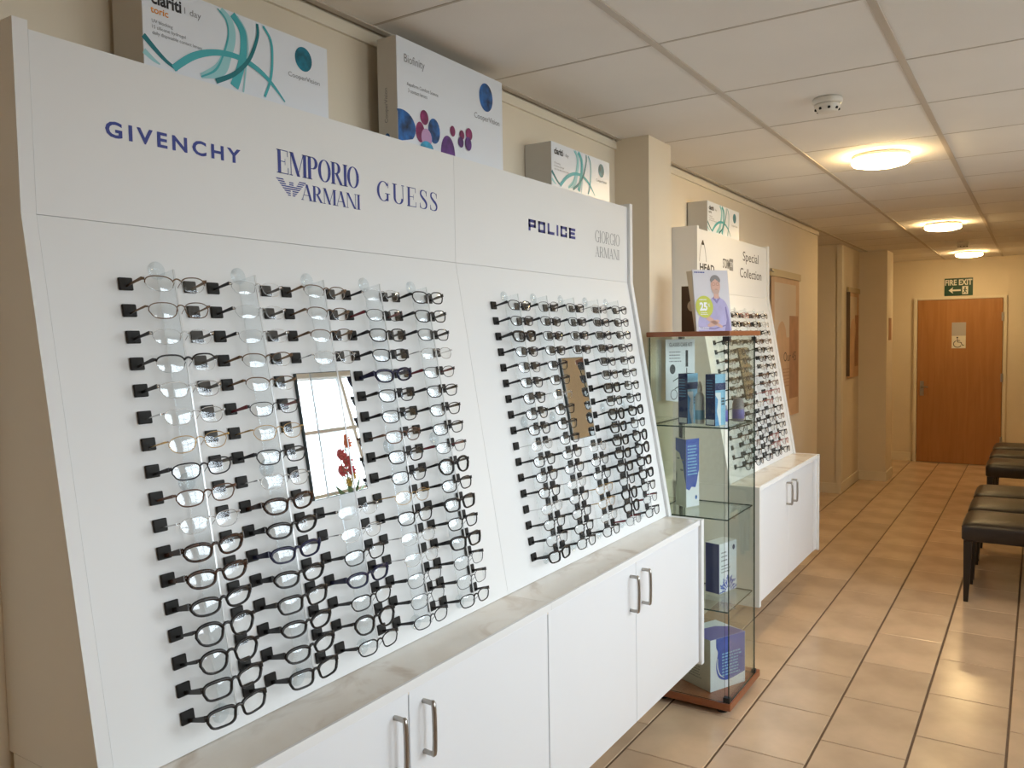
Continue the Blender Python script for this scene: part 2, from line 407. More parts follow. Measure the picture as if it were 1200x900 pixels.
# walls
wl_ = MB().box((XW-.15, YB-.2, 0), (XW, 7.37, 2.6))
wall_left = struct(wl_, 'wall_left', 'cream_wall', 'cream painted wall behind the eyewear displays', 'wall')
struct(MB().box((-3.2, 8.62, 0), (-1.665, 8.80, 2.6)).box((-1.80, 8.80, 0), (-1.665, 9.56, 2.6)), 'wall_alcove', 'cream_wall', 'cream wall of the recess with the narrow poster', 'wall')
struct(MB().box((-1.80, 9.56, 0), (-1.385, 9.98, 2.6)).box((-2.2, 9.98, 0), (-1.80, YF, 2.6)), 'wall_pier', 'cream_wall', 'cream projecting pier beside the far end wall', 'wall')
struct(MB().box((-3.2, 7.22, 0), (XW-.15, 7.37, 2.6)).box((-3.2, 7.37, 0), (-3.05, 8.62, 2.6)), 'wall_recess', 'cream_wall', 'cream walls inside the side recess', 'wall')
wall_far = struct(MB().box((-2.2, YF, 0), (XCOR+.15, YF+.15, 2.6)), 'wall_far', 'cream_wall', 'cream end wall of the corridor holding the brown door', 'wall')
struct(MB().box((XCOR, YRET+.12, 0), (XCOR+.15, YF, 2.6)), 'wall_corridor', 'cream_wall', 'cream corridor wall behind the chairs', 'wall')
struct(MB().box((XCOR, YRET, 0), (XR+.2, YRET+.12, 2.6)), 'wall_return', 'cream_wall', 'cream return wall beside the windows', 'wall')
struct(MB().box((XW-.15, YB-.15, 0), (XR+.2, YB, 2.6)), 'wall_back', 'door_wood', 'unseen wall behind the viewer, wood toned to bounce warm light', 'wall')  # door wood put on this unseen wall to throw warm bounce on facing panels
wr = MB()
edges = [YB-.15]+[q for a in WINS for q in a[:2]]+[YRET]
wr.box((XR, YB-.15, 0), (XR+.2, YRET, 1.05)).box((XR, YB-.15, 2.44), (XR+.2, YRET, 2.6))
for i in range(0, len(edges), 2): wr.box((XR, edges[i], 1.05), (XR+.2, edges[i+1], 2.44))
struct(wr, 'wall_right', 'cream_wall', 'cream window wall opposite the displays', 'wall')
pm('window_white', (.8, .8, .78), .4)
for i, (a, b, c, d) in enumerate(WINS):
    t = thing('window_%d' % (i+1), ['narrow white framed window opposite the nearest display', 'wide white framed window of many panes opposite the displays'][i], 'window', (XR+.1, (a+b)/2, c)); t['kind'] = 'structure'
    f = MB()
    for q in ((a, c, b, c+.06), (a, d-.06, b, d), (a, c, a+.06, d), (b-.06, c, b, d)): f.box((XR+.06, q[0], q[1]), (XR+.13, q[2], q[3]))
    f.build('window_frame', 'window_white', t)
    g = MB()
    nv = 2 if b-a < 2 else 5
    for k in range(1, nv): yy = a+(b-a)*k/nv; g.box((XR+.08, yy-.014, c+.06), (XR+.11, yy+.014, d-.06))
    for k in (1, 2): zz = c+(d-c)*k/3; g.box((XR+.082, a+.06, zz-.012), (XR+.108, b-.06, zz+.012))
    g.build('glazing_bars', 'window_white', t)
    box('pane', (XR+.094, a+.05, c+.05), (XR+.097, b-.05, d-.05), 'window_glass', t)
    box('window_sill', (XR-.16, a-.05, c-.03), (XR+.06, b+.05, c), 'window_white', t)

# column between the displays
struct(MB().box((XW, 3.385, 0), (-1.452, 3.64, ZC+.01)), 'wall_column', 'cream_wall', 'cream square column between the two display units', 'column')
# trims at the ceiling and skirtings
struct(MB().box((XW, YB, 2.436), (XW+.010, 3.385, 2.468)).box((XW, 3.64, 2.436), (XW+.010, 7.37, 2.468)), 'trim_1', 'cream_trim', 'cream cornice strip along the top of the left wall', 'trim')
sk = MB().box((XW, YB, 0), (XW+.014, 3.385, .1)).box((XW, 3.64, 0), (XW+.014, 7.37, .1))
struct(sk, 'baseboard_left', 'cream_trim', 'cream skirting along the left wall', 'baseboard')
sk = MB().box((-3.05, 8.606, 0), (-1.651, 8.62, .1)).box((-1.665, 8.62, 0), (-1.651, 9.56, .1)).box((-1.665, 9.546, 0), (-1.371, 9.56, .1)).box((-1.385, 9.56, 0), (-1.371, 9.98, .1))
struct(sk, 'baseboard_alcove', 'cream_trim', 'cream skirting around the recess and pier', 'baseboard')
sk = MB().box((-1.8, YF-.014, 0), (-1.335, YF, .1)).box((-.32, YF-.014, 0), (XCOR, YF, .1))
struct(sk, 'baseboard_far', 'cream_trim', 'cream skirting on the end wall', 'baseboard')
struct(MB().box((-1.70, 8.604, .101), (-1.655, 8.70, ZC-.006)), 'trim_2', 'cream_trim', 'cream corner trim at the recess', 'trim')

# ceiling: void slab, tiles and bars
ceil_ = struct(MB().box((-3.2, YB-.15, 2.52), (XR+.3, YF+.15, 2.6)), 'ceiling', 'ceiling_void', 'suspended ceiling of square off-white tiles', 'ceiling')
ctc = {}
CX, CY = -.390, 2.368
for kx in range(-5, 5):
    for ky in range(-12, 16):
        a, b, c, d = CX+kx*.6, CX+(kx+1)*.6, CY+ky*.6, CY+(ky+1)*.6
        c = max(c, YB); d = min(d, YF)
        if d-c < .03: continue
        mid = (c+d)/2
        lo = XW+.014 if mid < 7.3 else -3.0
        a = max(a, lo); b = min(b, XR if mid < YRET else XCOR)
        if b-a < .03: continue
        k = (round(b-a, 3), round(d-c, 3))
        if k not in ctc:
            wx, wy = k[0]-.006, k[1]-.005; q = .004
            mb = MB().rings([[(-wx/2+q,-wy/2+q,0),(wx/2-q,-wy/2+q,0),(wx/2-q,wy/2-q,0),(-wx/2+q,wy/2-q,0)][::-1], [(-wx/2,-wy/2,.004),(wx/2,-wy/2,.004),(wx/2,wy/2,.004),(-wx/2,wy/2,.004)][::-1],
                             [(-wx/2,-wy/2,.016),(wx/2,-wy/2,.016),(wx/2,wy/2,.016),(-wx/2,wy/2,.016)][::-1]])
            me = bpy.data.meshes.new('ceiling_tile'); me.from_pydata([tuple(v_) for v_ in mb.v], [], mb.f); me.materials.append(MATS['ceiling_tile']); ctc[k] = me
        o = bpy.data.objects.new('ceiling_tile', ctc[k]); o.location = ((a+b)/2, (c+d)/2, ZC); put(o, ceil_)
for kx in range(-4, 5):
    x = CX+kx*.6
    y0, y1 = (YB, YF) if XW < x < XCOR else ((7.4, 8.6) if x < XW else (YB, YRET))
    if x > XR: continue
    MB().box((x-.011, y0, ZC-.004), (x+.011, y1, ZC+.012)).build('ceiling_bar', 'ceiling_bar', ceil_)
for ky in range(-11, 15):
    y = CY+ky*.6
    x0, x1 = (XW+.014 if y < 7.3 else -3.0), (XR if y < YRET else XCOR)
    MB().box((x0, y-.004, ZC-.0005), (x1, y+.004, ZC+.012)).build('ceiling_bar', 'ceiling_bar', ceil_)

# ================================================================== DOOR, EXIT SIGN
door = thing('door_1', 'brown wooden door with a disabled toilet sign', 'door', (-.825, YF, 0)); door['kind'] = 'structure'
MB().box((-1.275, YF-.045, .006), (-.375, YF-.004, 1.987)).build('door_leaf', 'door_wood', door)
fr = MB().box((-1.315, YF-.05, 0), (-1.28, YF, 2.022)).box((-.37, YF-.03, 0), (-.335, YF, 2.022)).box((-1.28, YF-.03, 1.992), (-.37, YF, 2.022))
fr.build('door_frame', 'cream_trim', door)
hd = MB().box((-1.243, YF-.052, .82), (-1.200, YF-.045, 1.0)).build('handle_plate', 'steel', door)
MB().tube([(-1.222, YF-.05, .93), (-1.222, YF-.09, .93), (-1.15, YF-.095, .93)], .009, 8).build('door_handle', 'steel', door)
for z in (.25, 1.0, 1.72): MB().box((-.388, YF-.052, z), (-.365, YF-.03, z+.1)).build('hinge', 'steel', door)
sg = MB().box((-.902, YF-.049, 1.40), (-.753, YF-.045, 1.55)).build('toilet_sign', 'sign_white', door)
MB().box((-.902, YF-.0495, 1.55), (-.753, YF-.045, 1.711)).build('toilet_sign', 'sign_grey', door)
Fd = Frame((-.902, YF-.049, 1.40), (1, 0, 0), (0, 0, 1))
ws = stroke2([(.062+.042*math.cos(a), .052+.040*math.sin(a), .008) for a in [math.radians(105+i*12) for i in range(20)]])
ws += stroke2([(.060, .112, .009), (.064, .074, .009), (.098, .071, .009), (.116, .034, .009), (.134, .040, .009)]) + stroke2([(.062, .094, .007), (.09, .094, .007)])
ws.append(ellipse(.060, .128, .010, .010, 10))
flat('wheelchair_symbol', ws, Fd, .0006, 'ink_black', sg)
ex = thing('exit_sign', 'green fire exit sign with white lettering above the brown door', 'sign', (-.84, YF, 2.035))
ep = MB().box((-.991, YF-.006, 2.033), (-.689, YF, 2.243)).build('sign_plate', 'green_sign', ex)
Fx = Frame((-.991, YF-.006, 2.033), (1, 0, 0), (0, 0, 1))
text('FIRE EXIT', .008, .125, .286, .068, Fx, .0008, 'sign_white', ex, bold=.025)
flat('arrow', [[(.045, .065), (.095, .105), (.085, .075), (.175, .075), (.175, .055), (.085, .055), (.095, .025)]], Fx, .0008, 'sign_white', ex)
pb = flat('pictogram', [[(.190, .015), (.252, .015), (.252, .112), (.190, .112)]], Fx, .0008, 'sign_white', ex)
flat('running_figure', [ellipse(.221, .093, .009, .009, 10)]+stroke2([(.222, .082, .014), (.218, .055, .014)])+stroke2([(.202, .064, .007), (.212, .076, .007), (.234, .07, .007), (.24, .06, .007)])+stroke2([(.217, .056, .009), (.232, .042, .009), (.230, .024, .009)])+stroke2([(.217, .056, .009), (.21, .038, .009), (.196, .03, .009)]), Fx, .0014, 'green_sign', pb)
nb = MB().box((-1.385, 9.70, 1.52), (-1.380, 9.86, 1.76)).build('notice_plate', 'poster_dark', None); tag(nb, 'small brown notice plate on the pier near the end wall', 'notice')

# ================================================================== CEILING LAMPS, SMOKE DETECTORS
def lamp(x, y, label):
    t = thing('ceiling_lamp', label, 'lamp', (x, y, ZC), 'round ceiling lamps')
    MB().lathe((x, y, 0), [(.120, ZC-.001), (.132, ZC-.004), (.132, ZC-.016), (.118, ZC-.018)], 32).build('lamp_base', 'plastic_white', t, True)
    MB().lathe((x, y, 0), [(.122, ZC-.018), (.132, ZC-.024), (.134, ZC-.036), (.125, ZC-.046), (.09, ZC-.055), (.03, ZC-.059)], 32).build('diffuser', 'lamp_core', t, True)
lamp(-.68, 4.45, 'round lit ceiling lamp nearest the smoke detector')
lamp(-.68, 7.54, 'round lit ceiling lamp halfway down the corridor')
lamp(-.68, 10.42, 'round lit ceiling lamp closest to the brown door')
lamp(-.68, -2.60, 'round lit ceiling lamp behind the viewer')
def smoke(x, y, label):
    t = thing('smoke_detector', label, 'smoke detector', (x, y, ZC), 'white smoke detectors')
    MB().lathe((x, y, 0), [(.050, ZC), (.054, ZC-.006), (.054, ZC-.018), (.048, ZC-.022)], 28).build('base', 'plastic_white', t, True)
    MB().lathe((x, y, 0), [(.046, ZC-.022), (.046, ZC-.030), (.038, ZC-.046), (.030, ZC-.052), (.012, ZC-.054)], 28).build('sensor_cap', 'plastic_white', t, True)
    for k in range(8):
        a = 2*math.pi*k/8+.35; c_, s_ = math.cos(a), math.sin(a)
        MB().lathe((x+.0405*c_, y+.0405*s_, ZC-.042), [(.0045, -.004), (.0055, 0), (.0045, .004)], 8).build('vent_hole', 'hole_dark', t)
smoke(-.685, 3.27, 'white smoke detector on the ceiling in front of the first lamp')
smoke(-.66, 9.27, 'faint smoke detector on the far corridor ceiling')

# ================================================================== DISPLAY UNITS
T1 = V((-1.313, 0, .843)); T0 = V((XH, 0, 1.83)); PV = (T0-T1).normalized(); PN = V((PV.z, 0, -PV.x)); PL = (T0-T1).length
def P3(u, s, d=0.):
    q = T1+PV*s+PN*d; return V((q.x, u, q.z))
pad_me = None
def shared(name, mb, mats, smooth=False):
    me = bpy.data.meshes.new(name); me.from_pydata([tuple(v_) for v_ in mb.v], [], mb.f)
    for q in ([mats] if isinstance(mats, str) else mats): me.materials.append(MATS[q])
    if any(mb.m): me.polygons.foreach_set('material_index', mb.m)
    if smooth: me.polygons.foreach_set('use_smooth', [True]*len(me.polygons))
    return me
PROT = Matrix(((0, PV.x, PN.x), (1, PV.y, PN.y), (0, PV.z, PN.z))).to_euler()     # local x=+y world, y=up panel, z=out
pad_me = shared('temple_clip', MB().bevbox((-.0142, -.0122, .0006), (.0142, .0122, .006), .0015), 'pad_dark')
disc_me = shared('rod_mount', MB().lathe((0, 0, 0), [(.018, .0005), (.0185, .003), (.017, .005), (.005, .006)], 24), 'acrylic', True)
fin = MB().box((-.0015, -.43, .002), (.0015, .43, .0545)); fin.box((-.0017, -.43, .0545), (.0017, .43, .0560), 1)
fin_me = shared('acrylic_rod', fin, ['acrylic', 'acrylic_edge'])
pin_me = shared('pin', MB().lathe((0, 0, 0), [(.003, .006), (.003, .05)], 8), 'silver_metal', True)
def sub(name, me, parent, loc, rot=None):
    o = bpy.data.objects.new(name, me); COL.objects.link(o); o.parent = parent; o.location = V(loc)-OFF[parent.name]
    if rot is not None: o.rotation_euler = rot
    OFF[o.name] = V(loc); return o
def display(y0, y1, label, cols, s_top, s_bot, left_end, right_end, skip):
    t = thing('eyewear_display', label, 'display stand', (XW, (y0+y1)/2, .843), 'white wall displays of glasses')
    ya = y0+(.028 if left_end else .0004); yb = y1-(.028 if right_end else .0004)
    hb = MB().box((XH-.018, ya, 1.8309), (XH, yb, 2.148)).build('header_board', 'white_laminate', t)
    MB().box((XW+.001, ya, 2.13), (XH-.018, yb, 2.148)).build('top_shelf', 'white_laminate', t)
    Fp = lambda d: [P3(0, .0005, d), P3(0, PL, d)]
    a, b = Fp(0), Fp(-.018)
    q = [a[0], a[1], b[1], b[0]]
    MB().rings([[(p_.x, ya, p_.z) for p_ in q], [(p_.x, yb, p_.z) for p_ in q]]).build('back_panel', 'white_laminate', t)
    for flag, e0, e1 in ((left_end, y0, y0+.026), (right_end, y1-.026, y1)):
        if flag:
            pe = .003 if e0 == y0 else .012
            prof = [(XW+.001, .843), (T1.x+pe, .843), (XH+pe, 1.83), (XH+pe, 2.162), (XW+.001, 2.162)]
            MB().rings([[(x, e0, z) for x, z in prof], [(x, e1, z) for x, z in prof]]).build('end_panel', 'white_laminate', t)
    sm = (s_top+s_bot)/2
    for ci, yc in enumerate(cols):
        yy = yc+.07
        rod = sub('acrylic_rod', fin_me, t, P3(yy, sm), PROT)
        for s_ in (s_top+.030, sm+.02, s_bot-.02):
            sub('rod_mount', disc_me, rod, (0, 0, 0)); o = bpy.data.objects[-1] if False else None
        ch = [c_ for c_ in bpy.data.objects if c_.parent == rod]
        for c_, s_ in zip(ch, (s_top+.030, sm+.02, s_bot-.02)): c_.location = (0, s_-sm, 0)
        for i in range(17):
            if ci == 2 and i in skip: continue
            s_ = s_top+(s_bot-s_top)*i/16
            for dx in (-.07, .07):
                o = bpy.data.objects.new('temple_clip', pad_me); COL.objects.link(o); o.parent = rod; o.location = (dx, s_-sm, 0)
    return t, hb
COLS = {'L': [.920, 1.116, 1.3145, 1.509, 1.697], 'R': [2.164, 2.347, 2.537, 2.728, 2.904], 'F': [4.187, 4.372, 4.560, 4.750, 4.935]}
SR = {'L': (.884, .065), 'R': (.875, .074), 'F': (.880, .072)}
SKIP = range(4, 10)
dL, hL = display(.745, 1.9999, 'nearest white sloping wall display crowded with glasses', COLS['L'], *SR['L'], True, False, SKIP)
dR, hR = display(2.0001, 3.251, 'middle white sloping wall display next to the glass case', COLS['R'], *SR['R'], False, True, SKIP)
dF, hF = display(4.061, 5.355, 'far white sloping wall display behind the glass case', COLS['F'], *SR['F'], True, True, SKIP)
# header lettering (frame: x = world y, y = world z)
FH = Frame((XH, 0, 0), (0, 1, 0), (0, 0, 1))
text('GIVENCHY', .906, 1.991, .311, .031, FH, .0006, 'ink_blue', hL, bold=.028, space=1.35)
serif_text('EMPORIO', 1.318, 1.990, .272, .054, FH, .0006, 'ink_blue', hL, T=.17, gap=-.01)
serif_text('ARMANI', 1.392, 1.9375, .200, .038, FH, .0006, 'ink_blue', hL, T=.16, gap=0)
serif_text('GUESS', 1.656, 1.972, .260, .053, FH, .0006, 'ink_blue', hL, T=.14, gap=.16)
wing = []
for i in range(8):      # striped eagle emblem
    z = 1.9785-i*.0049; h = .0027; inn = .008+max(0, 3-i)*.0035 if i < 3 else .0
    out = .0435-i*.0048 if i else .0435
    cx = 1.3605
    if i < 3:
        wing += [[(cx-out, z-h), (cx-inn-.004, z-h), (cx-inn-.006, z), (cx-out-.003, z)], [(cx+inn+.004, z-h), (cx+out, z-h), (cx+out+.003, z), (cx+inn+.006, z)]]
        if i > 0: wing.append([(cx-.007, z-h), (cx+.007, z-h), (cx+.006, z), (cx-.006, z)])
    elif i < 5: wing.append([(cx-out, z-h), (cx+out, z-h), (cx+out+.003, z), (cx-out-.003, z)])
    else: wing += [[(cx-out, z-h), (cx-.003, z-h), (cx-.003, z), (cx-out-.003, z)], [(cx+.003, z-h), (cx+out, z-h), (cx+out+.003, z), (cx+.003, z)]]
flat('eagle_emblem', wing, FH, .0006, 'ink_blue', hL)
block_text('POLICE', 2.422, 1.970, .337, .039, FH, .0006, 'ink_blue', hR)
serif_text('GIORGIO', 2.922, 1.976, .225, .047, FH, .0006, 'ink_grey', hR, T=.10, gap=.03)
serif_text('ARMANI', 2.924, 1.919, .220, .041, FH, .0006, 'ink_grey', hR, T=.10, gap=.03)
text('Special', 4.835, 2.020, .315, .073, FH, .0006, 'ink_black', hF)
text('Collection', 4.778, 1.938, .436, .056, FH, .0006, 'ink_black', hF)
arch = [(4.100, 1.983, .004), (4.110, 2.03, .004), (4.130, 2.072, .005), (4.151, 2.088, .006), (4.172, 2.072, .005), (4.193, 2.03, .004), (4.203, 1.985, .004)]
flat('emblem', stroke2(smooth_path(arch, 6))+[[(4.135, 2.070), (4.167, 2.070), (4.160, 2.094), (4.143, 2.094)]], FH, .0006, 'ink_black', hF)
text('HEAD', 4.106, 1.935, .225, .040, FH, .0006, 'ink_black', hF, bold=.03)
text('STORM', 4.471, 1.972, .115, .052, FH, .0006, 'ink_black', hF, bold=.01)
flat('emblem', [[(4.585, 1.965), (4.651, 1.965), (4.651, 2.031), (4.585, 2.031)]], FH, .0005, 'ink_grey', hF)
text('STORM', 4.590, 1.985, .056, .03, FH, .0009, 'card_white', hF)
# mirrors on the panels
for key, lab in (('L', 'tall rectangular mirror on the nearest display reflecting bright windows'), ('R', 'tall rectangular mirror on the middle display reflecting a tan wall'), ('F', 'tall rectangular mirror on the far display seen through the glass case')):
    u0 = COLS[key][2]-.015; s0, s1 = .402, .694
    loc = P3(u0+.088, s0); t = thing('mirror', lab, 'mirror', loc, 'display mirrors')
    Fm = Frame(P3(u0, s0), (0, 1, 0), PV)
    R4 = [(0, 0), (.175, 0), (.175, s1-s0), (0, s1-s0)]
    MB().prism(R4, Fm, .001, .010).build('mirror_backing', 'mirror_edge', t)
    flat('mirror_glass', [[(.0015, .0015), (.1735, .0015), (.1735, s1-s0-.0015), (.0015, s1-s0-.0015)]], Fm, .0104, 'mirror_silver', t)

# ================================================================== CABINETS AND WORKTOPS
XF = -1.172
def handle(y, z0, z1, parent):
    x = XF
    pts = [(x, y, z1), (x+.022, y, z1), (x+.031, y, z1-.009), (x+.031, y, z0+.009), (x+.022, y, z0), (x, y, z0)]
    return MB().tube(smooth_path([V(p) for p in pts], 4), .0058, 8).build('handle', 'steel', parent, True)
def cabinet(y0, y1, label, doors, lend, rend, hy):
    t = thing('wall_cabinet', label, 'cabinet', (XW, (y0+y1)/2, .24), 'white hanging base cabinets')
    ya = y0+(.03 if lend else .0005); yb = y1-(.03 if rend else .0005)
    MB().box((XW+.016, ya, .255), (XF-.022, yb, .808)).build('carcass', 'white_laminate', t)
    if lend: MB().box((XW+.016, y0, .235), (XF+.012, y0+.028, .842)).build('end_panel', 'white_laminate', t)
    if rend: MB().box((XW+.016, y1-.028, .235), (XF+.012, y1, .842)).build('end_panel', 'white_laminate', t)
    for (a, b), h in zip(doors, hy):
        d = MB().bevbox((XF-.019, a+.0017, .246), (XF, b-.0017, .817), .0012).build('door', 'white_door', t)
        if h: handle(h, .66, .778, d)
    return t
cabinet(.745, 1.9895, 'white handled cabinet under the nearest display', [(.776, 1.374), (1.374, 1.989)], True, False, (1.325, 1.424))
cabinet(1.9905, 3.251, 'white handled cabinet under the middle display beside the glass case', [(1.991, 2.598), (2.598, 3.222)], False, True, (2.550, 2.650))
cf = cabinet(4.055, 5.372, 'white handled cabinet under the far display', [(4.09, 4.665), (4.665, 5.255)], True, True, (4.618, 4.728))
MB().box((XF-.019, 5.257, .246), (XF, 5.343, .817)).build('filler_panel', 'white_door', cf)
def worktop(y0, y1, label):
    t = thing('worktop', label, 'worktop', (XW, (y0+y1)/2, .81), 'marbled worktops')
    MB().box((XW+.016, y0, .810), (XF-.0005, y1, .842)).build('slab', 'marble_top', t)
    MB().box((XF-.0005, y0, .8205), (XF+.006, y1, .8425)).build('front_edging', 'white_laminate', t)
worktop(.775, 1.9995, 'beige marbled worktop ledge of the nearest display')
worktop(2.0005, 3.2215, 'beige marbled worktop ledge of the middle display')
worktop(4.085, 5.342, 'beige marbled worktop ledge of the far display')

# ================================================================== EYEGLASSES
def outline(w_, h_, p, cat=0., n=28):
    out = []
    for i in range(n):
        a = 2*math.pi*i/n+.0001; c_, s_ = math.cos(a), math.sin(a)
        x = w_/2*math.copysign(abs(c_)**(2/p), c_); y = h_/2*math.copysign(abs(s_)**(2/p), s_)
        x *= 1-.07*(1-(y/(h_/2)))*.5*2 if y < 0 else 1
        out.append((x, y+cat*x))
    return out
STY = {  # kind, rim mat, w, h, p, rim r, temple mat, temple h, cat, words
 'half_bronze': ('half', 'bronze_metal', 0.0575, 0.0294, 2.5, .0012, 'bronze_metal', .006, .05, 'thin bronze half-rim'),
 'thin_bronze': ('full', 'bronze_metal', 0.0575, 0.0304, 2.6, .001, 'bronze_metal', .004, .02, 'thin bronze wire-rim'),
 'rimless_dark': ('none', 'silver_metal', 0.0564, 0.0284, 2.6, .0008, 'gunmetal', .007, .0, 'rimless dark-armed'),
 'half_black': ('half', 'black_plastic', 0.0575, 0.0333, 2.8, .0017, 'black_plastic', .007, .02, 'black half-rim'),
 'silver_black': ('full', 'silver_metal', 0.0575, 0.0294, 2.8, .0009, 'black_plastic', .0085, .03, 'silver-rimmed black-armed'),
 'silver_thin': ('full', 'silver_metal', 0.0564, 0.0304, 2.6, .0008, 'silver_metal', .003, .0, 'thin silver'),
 'gold_thin': ('full', 'gold_metal', 0.0553, 0.0314, 2.4, .0008, 'gold_metal', .0035, .0, 'thin gold'),
 'gunmetal': ('full', 'gunmetal', 0.0575, 0.0304, 2.8, .0014, 'gunmetal', .0085, .03, 'gunmetal'),
 'tortoise': ('full', 'tortoise', 0.0575, 0.0304, 2.5, .0025, 'tortoise', .0125, .06, 'dark tortoiseshell'),
 'black_rect': ('full', 'black_plastic', 0.0586, 0.0323, 3.4, .0024, 'black_plastic', .0115, .05, 'black rectangular plastic'),
 'black_round': ('full', 'black_plastic', 0.0553, 0.0392, 2.4, .0024, 'black_plastic', .0075, .05, 'black deep rounded'),
 'black_oval': ('full', 'black_plastic', 0.0597, 0.0294, 2.4, .0025, 'black_plastic', .0135, .06, 'black oval wide-armed'),
 'navy': ('full', 'navy_frame', 0.0586, 0.0294, 2.6, .0024, 'navy_frame', .0135, .05, 'navy wide-armed'),
 'red_arm': ('full', 'gunmetal', 0.0564, 0.0294, 2.6, .0009, 'red_frame', .008, .03, 'thin red-armed'),
 'black_thin': ('full', 'black_plastic', 0.0564, 0.0314, 2.9, .0017, 'black_plastic', .0085, .03, 'slim black'),
 'brown_thin': ('full', 'brown_frame', 0.0564, 0.0304, 2.6, .0014, 'brown_frame', .0065, .03, 'slim brown'),
 'rose': ('full', 'rose_frame', 0.0553, 0.0323, 2.5, .0012, 'rose_frame', .005, .05, 'rose-coloured'),
 'black_arm_metal': ('full', 'gunmetal', 0.0575, 0.0333, 3.0, .0009, 'black_plastic', .009, .0, 'thin metal black-armed'),
}
LCX = .0365; LCY = -.010; ZFR = .061
zc = lambda x: ZFR-1.3*x*x
def glasses_meshes(kind, rm, w_, h_, p, r, tm, th, cat):
    plastic = r > .0018
    fr = MB(); L = {}
    for sg in (-1, 1):
        o = outline(w_, h_, p, cat); o = [(sg*(LCX+x), LCY+y) for x, y in o]
        if sg < 0: o = o[::-1]
        L[sg] = o
        pts3 = [V((x, y, zc(x))) for x, y in o]
        dep = 1.5 if plastic else 1.0
        def ring(i, N, P_, closed):
            t = (P_[(i+1) % N]-P_[i-1]) if closed else (P_[min(i+1, N-1)]-P_[max(i-1, 0)])
            t.normalize(); zz = V((0, 0, 1)); a = t.cross(zz).normalized()
            # plastic rims are heavier at the top / outer side
            k = 1.5 if (plastic and P_[i].y > LCY+h_*.2) else (1.2 if plastic and abs(P_[i].x) > LCX+w_*.4 else 1.0)
            return [P_[i]+a*r*k*math.cos(q)+zz*r*dep*math.sin(q) for q in [2*math.pi*j/6 for j in range(6)]]
        if kind == 'full':
            N = len(pts3); R = [ring(i, N, pts3, True) for i in range(N)]; R.append(R[0]); fr.rings(R, False)
        elif kind == 'half':
            up = sorted([q for q in pts3 if q.y > LCY+h_*.02], key=lambda q: q.x)
            N = len(up); fr.rings([ring(i, N, up, False) for i in range(N)], True)
        if kind != 'full':      # bare ground edge of the lens
            N = len(pts3); rim_r = r; R = []
            for i in range(N):
                t = (pts3[(i+1) % N]-pts3[i-1]).normalized(); a = t.cross(V((0, 0, 1)))
                R.append([pts3[i]+a*.0005*math.cos(q)+V((0, 0, .0007))*math.sin(q) for q in (0, math.pi/2, math.pi, 1.5*math.pi)])
            R.append(R[0]); fr.rings(R, False, 1)
        # end piece to the hinge
        xo = LCX+w_/2; yh = LCY+h_*.28+cat*w_/2
        eh = max(r*1.2, th*.38)
        A = [(sg*(xo-.001), yh-eh, zc(xo)), (sg*(xo-.001), yh+eh, zc(xo)), (sg*(xo-.001), yh+eh, zc(xo)-.003), (sg*(xo-.001), yh-eh, zc(xo)-.003)]
        B = [(sg*.0705, yh-eh, .0560), (sg*.0705, yh+eh, .0560), (sg*.0705, yh+eh, .0520), (sg*.0705, yh-eh, .0520)]
        fr.rings([A, B] if sg < 0 else [B, A], True)
        if not plastic:
            nx = sg*(LCX-w_/2-.001)
            fr.tube([(nx, LCY+.002, zc(nx)), (nx-sg*.001, LCY-.003, zc(nx)-.006), (nx-sg*.0015, LCY-.006, zc(nx)-.008)], .0006, 5)
    # bridge
    xb = max(LCX-w_/2, .006); yb = LCY+h_*.22
    fr.tube([(xb*(k/4), yb+.0035*(1-(k/4)**2), zc(0)+.0004) for k in range(-4, 5)], r*1.25, 6)
    lens = {}
    for sg in (-1, 1):
        m_ = MB(); pts = [V((x, y, zc(x)-.0003)) for x, y in L[sg]]; cen = V((sg*LCX, LCY, zc(LCX)+.0009)); N = len(pts)
        mid = [(p_+cen)/2+V((0, 0, .0006)) for p_ in pts]
        fs = [(i, (i+1) % N, N+(i+1) % N, N+i) for i in range(N)]+[(N+i, N+(i+1) % N, 2*N) for i in range(N)]
        if sg < 0: pass
        m_.raw(pts+mid+[cen], fs); lens[sg] = m_
    tem = {}
    yh = LCY+h_*.28+cat*w_/2
    for sg in (-1, 1):
        R = []; tk = .0032 if plastic else .0020
        for f_ in (0, .2, .45, .7, 1):
            z = .0555+(.0055-.0555)*f_; hh = th*(1-.45*f_**.8)/2; y = yh+(-.005-yh)*f_; x = sg*(.0705+.0008*math.sin(f_*3.1))
            R.append([(x-tk/2, y-hh, z), (x+tk/2, y-hh, z), (x+tk/2, y+hh, z), (x-tk/2, y+hh, z)])
        tem[sg] = MB().rings(R, True)
    return (shared('frame_front', fr, [rm, 'lens_rim'], True), {s_: shared('lens', lens[s_], 'lens_clear', True) for s_ in lens}, {s_: shared('temple', tem[s_], tm) for s_ in tem})
GM = {}
for k_, q in STY.items(): GM[k_] = glasses_meshes(*q[:9])
ORD = ['first', 'second', 'third', 'fourth', 'fifth', 'sixth', 'seventh', 'eighth', 'ninth', 'tenth', 'eleventh', 'twelfth', 'thirteenth', 'fourteenth', 'fifteenth', 'sixteenth', 'bottom']
CN = ['first', 'second', 'third', 'fourth', 'fifth']
